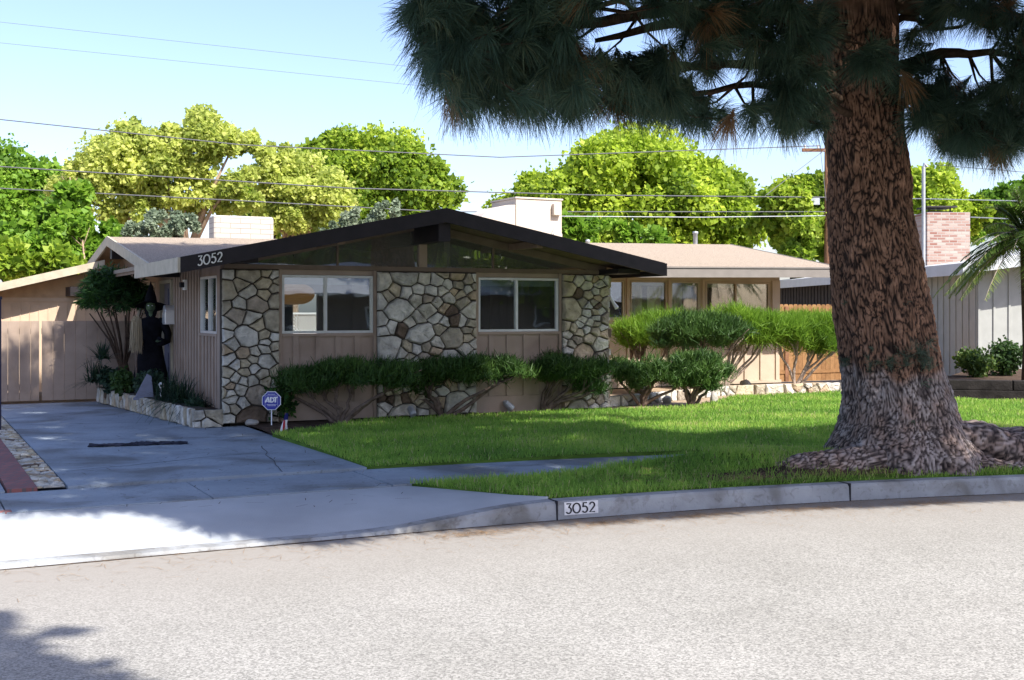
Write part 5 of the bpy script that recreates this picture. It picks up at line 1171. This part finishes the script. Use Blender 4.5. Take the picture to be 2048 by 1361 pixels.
# grey green sprouts growing out of the trunk
M['sprout'] = leafm('sprout_needle', (.05, .075, .05), (.09, .125, .09), (.13, .17, .12), .2)
for px_, py_, s_, n_ in ((1880, 712, .17, 12), (1850, 722, .12, 8), (1790, 735, .08, 6), (1825, 728, .09, 7), (1715, 736, .06, 5), (1755, 738, .06, 5), (1742, 603, .06, 2), (1856, 605, .06, 2), (1893, 768, .08, 2), (1720, 855, .07, 2), (1790, 700, .06, 2), (1865, 850, .06, 2)):
    z_ = EYE+(HY-py_)*11.5/F-.2; c_x = float(np.interp(z_, zs, cxs)); r_ = float(np.interp(z_, zs, rs)); wx = (px_-CX)/F*11.5-TX-c_x; wx = max(-r_*1.02, min(r_*1.04, wx)); yv = -math.sqrt(max(.0, r_*r_-wx*wx))
    base = np.array([c_x+wx, yv-.03, z_]); Pn = base+rng.normal(0, s_*.35, (n_, 3)); Dn = unit(rng.normal(0, .4, (n_, 3))+np.array([wx/r_, yv/r_-.1, .35]))
    Q, V = tufts(Pn, Dn, 40, s_*.9, .002, .1, .8); quads('sprout', Q, V, M['sprout'], pine)

# ================================================================== trees behind the houses
M['ficus'] = leafm('ficus_leaf', (.10, .17, .014), (.27, .37, .03), (.48, .56, .07), .48)
M['ficus_dark'] = leafm('ficus_leaf_dark', (.07, .13, .013), (.20, .30, .026), (.40, .48, .06), .45)
M['yellowleaf'] = leafm('olive_leaf', (.21, .27, .05), (.39, .44, .10), (.60, .62, .19), .5)
M['freshleaf'] = leafm('fresh_leaf', (.07, .15, .014), (.15, .28, .025), (.29, .43, .055), .42)
M['silverleaf'] = leafm('silver_leaf', (.10, .14, .085), (.19, .24, .155), (.31, .36, .25), .3)
M['paletrunk'] = mat('pale_bark', (.36, .26, .18), .95, .1, 4, .35, .4, 20)
def tree(name, px, py_base, Y, ells, m, label, nleaf, size, csize=.16, k=90, trunkw=.25, grp='trees behind the house', bark='branch', limbs=8, core=True, cat='tree'):
    b = at(px, py_base, Y); b.z = .05; e_ = empty(name, b, 0, label, cat, grp); d_ = Y/F; C = []; Rr = []; lt = []
    for (cx_, cy_, rx_, ry_, *yo) in ells:
        c = at(cx_, cy_, Y+(yo[0] if yo else 0))-b; rx, rz = rx_*d_, ry_*d_; lt.append(c); kk = max(6, int(k*rx*rz/sum(q[2]*q[3]*d_*d_ for q in ells)))
        for _ in range(kk):
            d = rdir(1)[0]
            if d[1] > .3: d[1] *= -1
            if d[2] < -.75: d[2] *= -1
            r_ = random.uniform(.72, .95) if random.random() < .8 else random.uniform(.2, .7)
            C.append((c.x+d[0]*rx*r_, c.y+d[1]*min(rx, rz*1.4)*r_, c.z+d[2]*rz*r_)); Rr.append(csize*min(rx, rz)*random.uniform(.7, 1.5))
    Q, V = clumps(C, Rr, max(20, nleaf//len(C)), size)
    quads('crown', Q, V, M[m], e_)
    t = MB(); top = sum((c for c in lt), Vector())/len(lt); sp_ = Vector((top.x*.3, top.y*.3, max(1.5, top.z*.55)))
    t.tube([(0, 0, -.2), tuple(sp_*.5), tuple(sp_)], [trunkw, trunkw*.85, trunkw*.7], 10)
    for i in range(limbs):
        c = Vector(C[random.randrange(len(C))]); t.tube([tuple(sp_), tuple(sp_.lerp(c, .5)+Vector((0, 0, .3))), tuple(c)], [trunkw*.5, trunkw*.28, .03], 7)
    t.build('trunk', M[bark], e_, smooth=True); return e_
tree('dome_tree', 1250, 560, 50, [(1250, 430, 245, 150), (1130, 450, 140, 110), (1390, 450, 125, 130), (1255, 345, 150, 70)], 'ficus', 'broad sunlit dome shaped tree right behind the rooftop cooler', 130000, 0.21, .24, 150)
tree('dome_tree', 745, 560, 52, [(745, 400, 170, 130), (680, 380, 110, 100), (830, 430, 95, 90), (690, 330, 90, 60)], 'ficus_dark', 'dome shaped dark green tree behind the front gable peak', 85000, 0.21, .24, 110)
tree('dome_tree', 35, 600, 44, [(20, 440, 130, 140), (90, 430, 70, 95), (0, 380, 90, 80)], 'freshleaf', 'bright green rounded tree at the far left edge', 55000, 0.2, .24, 80)
tree('airy_tree', 400, 560, 40, [(395, 285, 75, 62), (455, 300, 50, 40), (345, 330, 80, 60), (270, 340, 90, 80), (200, 380, 80, 60), (300, 420, 100, 50), (410, 385, 70, 55), (215, 310, 45, 30), (480, 390, 45, 50), (260, 285, 50, 38), (150, 370, 45, 35), (350, 270, 35, 25)], 'yellowleaf', 'airy yellow olive tree with pale trunk left of the white chimney', 52000, 0.15, .34, 150, .22, bark='paletrunk', limbs=26)
tree('airy_tree', 590, 560, 42, [(590, 370, 70, 60), (640, 400, 60, 55), (540, 340, 50, 45), (600, 430, 90, 45), (500, 290, 25, 22), (560, 315, 40, 25)], 'yellowleaf', 'yellow olive tree right of the white chimney', 34000, 0.15, .34, 100, .2, bark='paletrunk', limbs=14)
tree('leafy_tree', 1580, 600, 46, [(1590, 430, 75, 70), (1640, 420, 50, 70), (1540, 470, 40, 50), (1620, 380, 40, 30), (1600, 510, 80, 45)], 'ficus_dark', 'dark green tree behind the utility pole', 32000, 0.2, .26, 70)
tree('leafy_tree', 1860, 600, 58, [(1860, 420, 80, 75), (1800, 440, 60, 60), (1930, 440, 60, 45), (1840, 370, 50, 30)], 'ficus', 'sunlit tree behind the neighbour brick chimney', 34000, 0.22, .26, 70)
tree('leafy_tree', 2020, 600, 60, [(2020, 420, 70, 50), (1960, 450, 60, 45), (2080, 420, 60, 60), (1985, 400, 24, 22)], 'freshleaf', 'light green tree behind the palm at the right edge', 26000, 0.24, .26, 60)
tree('understory_tree', 120, 620, 36, [(110, 490, 110, 75), (210, 500, 70, 55), (160, 420, 60, 45), (60, 530, 90, 50)], 'freshleaf', 'fresh green sapling thicket with bare pale stems above the garage', 30000, 0.2, .26, 70, .09, bark='paletrunk', limbs=12)
tree('silver_shrub', 330, 600, 34, [(325, 455, 45, 30), (280, 470, 40, 22), (370, 455, 25, 25)], 'silverleaf', 'silvery grey shrub beside the pale trunk behind the roof', 9000, 0.09, .3, 34, .05, limbs=6, cat='shrub')
tree('silver_shrub', 720, 600, 38, [(720, 440, 45, 25), (780, 425, 35, 22), (680, 460, 40, 22)], 'silverleaf', 'silvery grey shrub above the left slope of the gable roof', 9000, 0.09, .3, 34, .05, limbs=6, cat='shrub')
tree('hedge_shrub', 1240, 600, 38, [(1200, 470, 70, 26), (1130, 460, 40, 25), (1280, 480, 60, 22)], 'freshleaf', 'bright low shrub behind the right wing ridge', 4000, .22, .3, 34, .06, limbs=6, cat='shrub')
tree('hedge_shrub', 40, 620, 33, [(20, 530, 90, 40), (110, 530, 60, 35)], 'ficus_dark', 'dark green shrub just above the garage eave', 5000, .22, .3, 34, .06, limbs=6, cat='shrub')
tree('dark_tree', 540, 600, 50, [(530, 430, 45, 45), (505, 400, 30, 40), (560, 400, 30, 40)], 'ficus_dark', 'dark tree behind the white chimney between the two yellow trees', 6000, .3, .3, 40, .2)
for i, (x0, y0, x1, y1, Y) in enumerate(((140, 355, 150, 560, 37), (108, 470, 124, 560, 35), (165, 480, 172, 560, 35), (88, 520, 102, 560, 34))):
    c_ = MB(); a = at(x0, y0, Y); b = at(x1, y1, Y); b.z = .1; m_ = a.lerp(b, .5)+Vector((.12, 0, 0)); c_.tube([b, m_, a], [.06, .05, .02], 7)
    for q in range(5): s_ = a.lerp(m_, random.random()*.8); c_.tube([s_, s_+Vector((random.uniform(-.6, .6), random.uniform(-.2, .2), random.uniform(.2, .7)))], [.018, .006], 5)
    o = c_.build('bare_sapling', M['paletrunk'], smooth=True); tag(o, ['tallest bare pale sapling in front of the yellow tree at left', 'leaning bare pale stem over the middle of the garage roof', 'bare pale stem nearest the house gable', 'short slanting bare stem at the far left over the garage'][i], 'sapling', 'bare pale saplings above the garage')

# utility pole and wires
up_ = at(1656, 510, 45); up = empty('utility_pole', (up_.x, up_.y, 0), 0, 'brown wooden utility pole half hidden behind the pine trunk', 'utility pole')
c_ = MB(); c_.tube([(0, 0, 0), (0, 0, 8.1)], [.17, .13], 12); c_.build('pole', M['pole'], up, smooth=True)
c_ = MB(); c_.box(-1.0, .5, -.16, -.06, 7.75, 7.87); c_.build('crossarm', M['pole'], up)
c_ = MB(); c_.tube([(-.9, -.11, 7.87), (-.9, -.11, 8.0)], [.03, .05], 8); c_.tube([(-.4, -.11, 7.87), (-.4, -.11, 8.0)], [.03, .05], 8); c_.build('insulator', M['white'], up)
c_ = MB(); c_.box(-.75, -.4, -.35, -.05, 5.75, 6.0); c_.build('junction_box', M['steel'], up)
def wire(pts, label, r_=.016, m='wirepale', sag=0, grp='overhead wires'):
    q = []
    for (a, b) in zip(pts, pts[1:]):
        A_, B_ = at(*a), at(*b)
        for i in range(16): t = i/16; c = A_.lerp(B_, t); c.z -= sag*4*t*(1-t); q.append(c)
    q.append(at(*pts[-1])); c_ = MB(); c_.tube(q, r_, 5); o = c_.build('power_line', M[m], smooth=True); tag(o, label, 'wire', grp)
wire([(-60, 233, 36), (480, 290, 38), (1000, 315, 41), (1640, 292, 44.8)], 'highest dark wire crossing from the left edge over the yellow trees to the pole top', .018, 'wire')
wire([(-60, 330, 36), (700, 377, 39), (1200, 391, 42), (1650, 395, 44.8)], 'thick wire crossing just above the white chimney', .02, 'wire')
wire([(-60, 374, 36), (500, 403, 38), (880, 424, 40), (1650, 424, 44.8)], 'lower wire just behind the chimney top and the gable peak', .018, 'wire')
wire([(1120, 433, 36), (1400, 435, 40), (1650, 432, 44.8)], 'lowest wire leaving the rooftop cooler towards the pole', .014)
wire([(-60, 38, 60), (840, 136, 62), (1100, 150, 64)], 'thin high wire in the open sky, upper of two', .009, 'wire')
wire([(-60, 80, 60), (830, 171, 62), (1100, 190, 64)], 'thin high wire in the open sky, lower of two', .009, 'wire')
wire([(1662, 396, 44.8), (1850, 398, 40), (2110, 404, 36)], 'wire running right from the pole behind the pine trunk', .014)
wire([(1662, 432, 44.8), (1830, 430, 36), (2110, 442, 32)], 'lower wire running right past the brick chimney', .014)
wire([(1650, 300, 44.8), (1530, 392, 42)], 'slanting guy wire left of the pole', .012, 'wire')
wire([(1640, 292, 44.8), (1660, 470, 42)], 'steep stay wire running down beside the pole', .010, 'wire')
wire([(1870, 330, 44), (2110, 350, 40)], 'thin wire under the right pine branches', .010, 'wire')

# ================================================================== across the street (behind the viewer; seen in the window glass and by its shade)
for hu, lab in ((11.5, 'low brown house with pale grey roof across the street'), (30.5, 'second low brown house across the street, farther along')):
    oh = empty('opposite_house', H(hu, -37, -.2), HA, lab, 'house')
    c_ = MB(); c_.box(-9, 9, -6, 0, 0, 2.7)
    for i in range(40): c_.box(-8.9+i*.45, -8.85+i*.45, 0, .03, .1, 2.5)
    c_.build('wall', M['brown'], oh)
    c_ = MB(); c_.prism([(-10, 1.1, 2.45), (-10, -3, 4.2), (-10, -7, 2.45)], (20, 0, 0)); c_.build('roof', M['nb_roof'], oh)
    for x in (-6, -1.5, 4):
        c_ = MB(); c_.box(x, x+2.2, .01, .06, .9, 2.1); wf = c_.build('window', M['white'], oh); c_ = MB(); c_.box(x+.08, x+2.12, .061, .07, .98, 2.02); c_.build('pane', M['ink'], wf)
sheet('opposite_lawn', [(-60, -8), (60, -8), (60, -60), (-60, -60)], .1, M['turf'])
def far_tree(x, y, z0, r_, rz, m, label, nl, size=.35, k=60, tw=.2):
    e_ = empty('street_tree', (x, y, 0), 0, label, 'tree', 'trees across the street'); C = []
    for _ in range(k): d = rdir(1)[0]; q = random.uniform(.3, .9); C.append((d[0]*r_*q, d[1]*r_*q, z0+d[2]*rz*q))
    Q, V = clumps(C, np.full(k, r_*.33), nl//k, size); quads('crown', Q, V, M[m], e_)
    c_ = MB(); c_.tube([(0, 0, -.1), (0, 0, z0*.5), (.05, 0, z0)], [tw, tw*.8, tw*.4], 10)
    for i in range(8): c_.tube([(0, 0, z0*.6), (C[i][0]*.5, C[i][1]*.5, z0*.85), C[i]], [tw*.4, tw*.25, .02], 6)
    c_.build('trunk', M['branch'], e_, smooth=True)
random.seed(5); far_tree(2.75, -.62, 9.4, 1.55, 1.2, 'ficus_dark', 'slim street tree beside the viewer casting the shadow on the road', 16000, .25, 90, .13)
for q, (u_, v_, r_, lab) in enumerate(((2, -33, 3.4, 'first tree across the street from the left'), (9, -44, 4.5, 'big tree behind the opposite house'), (17, -45, 4.6, 'second big tree behind the opposite house'), (25, -36, 3.6, 'tree between the two opposite houses'), (33, -46, 4.8, 'big tree behind the second opposite house'), (43, -46, 4.8, 'last big tree across the street'), (21.5, -43, 4.6, 'tall tree filling the gap between the roofs across the street'), (13, -47, 4.8, 'tallest tree over the opposite roof'))):
    t_ = H(u_, v_); far_tree(t_.x, t_.y, 5.2+q % 3*.7, r_, r_*.95, 'ficus_dark', lab, 7000, .45)
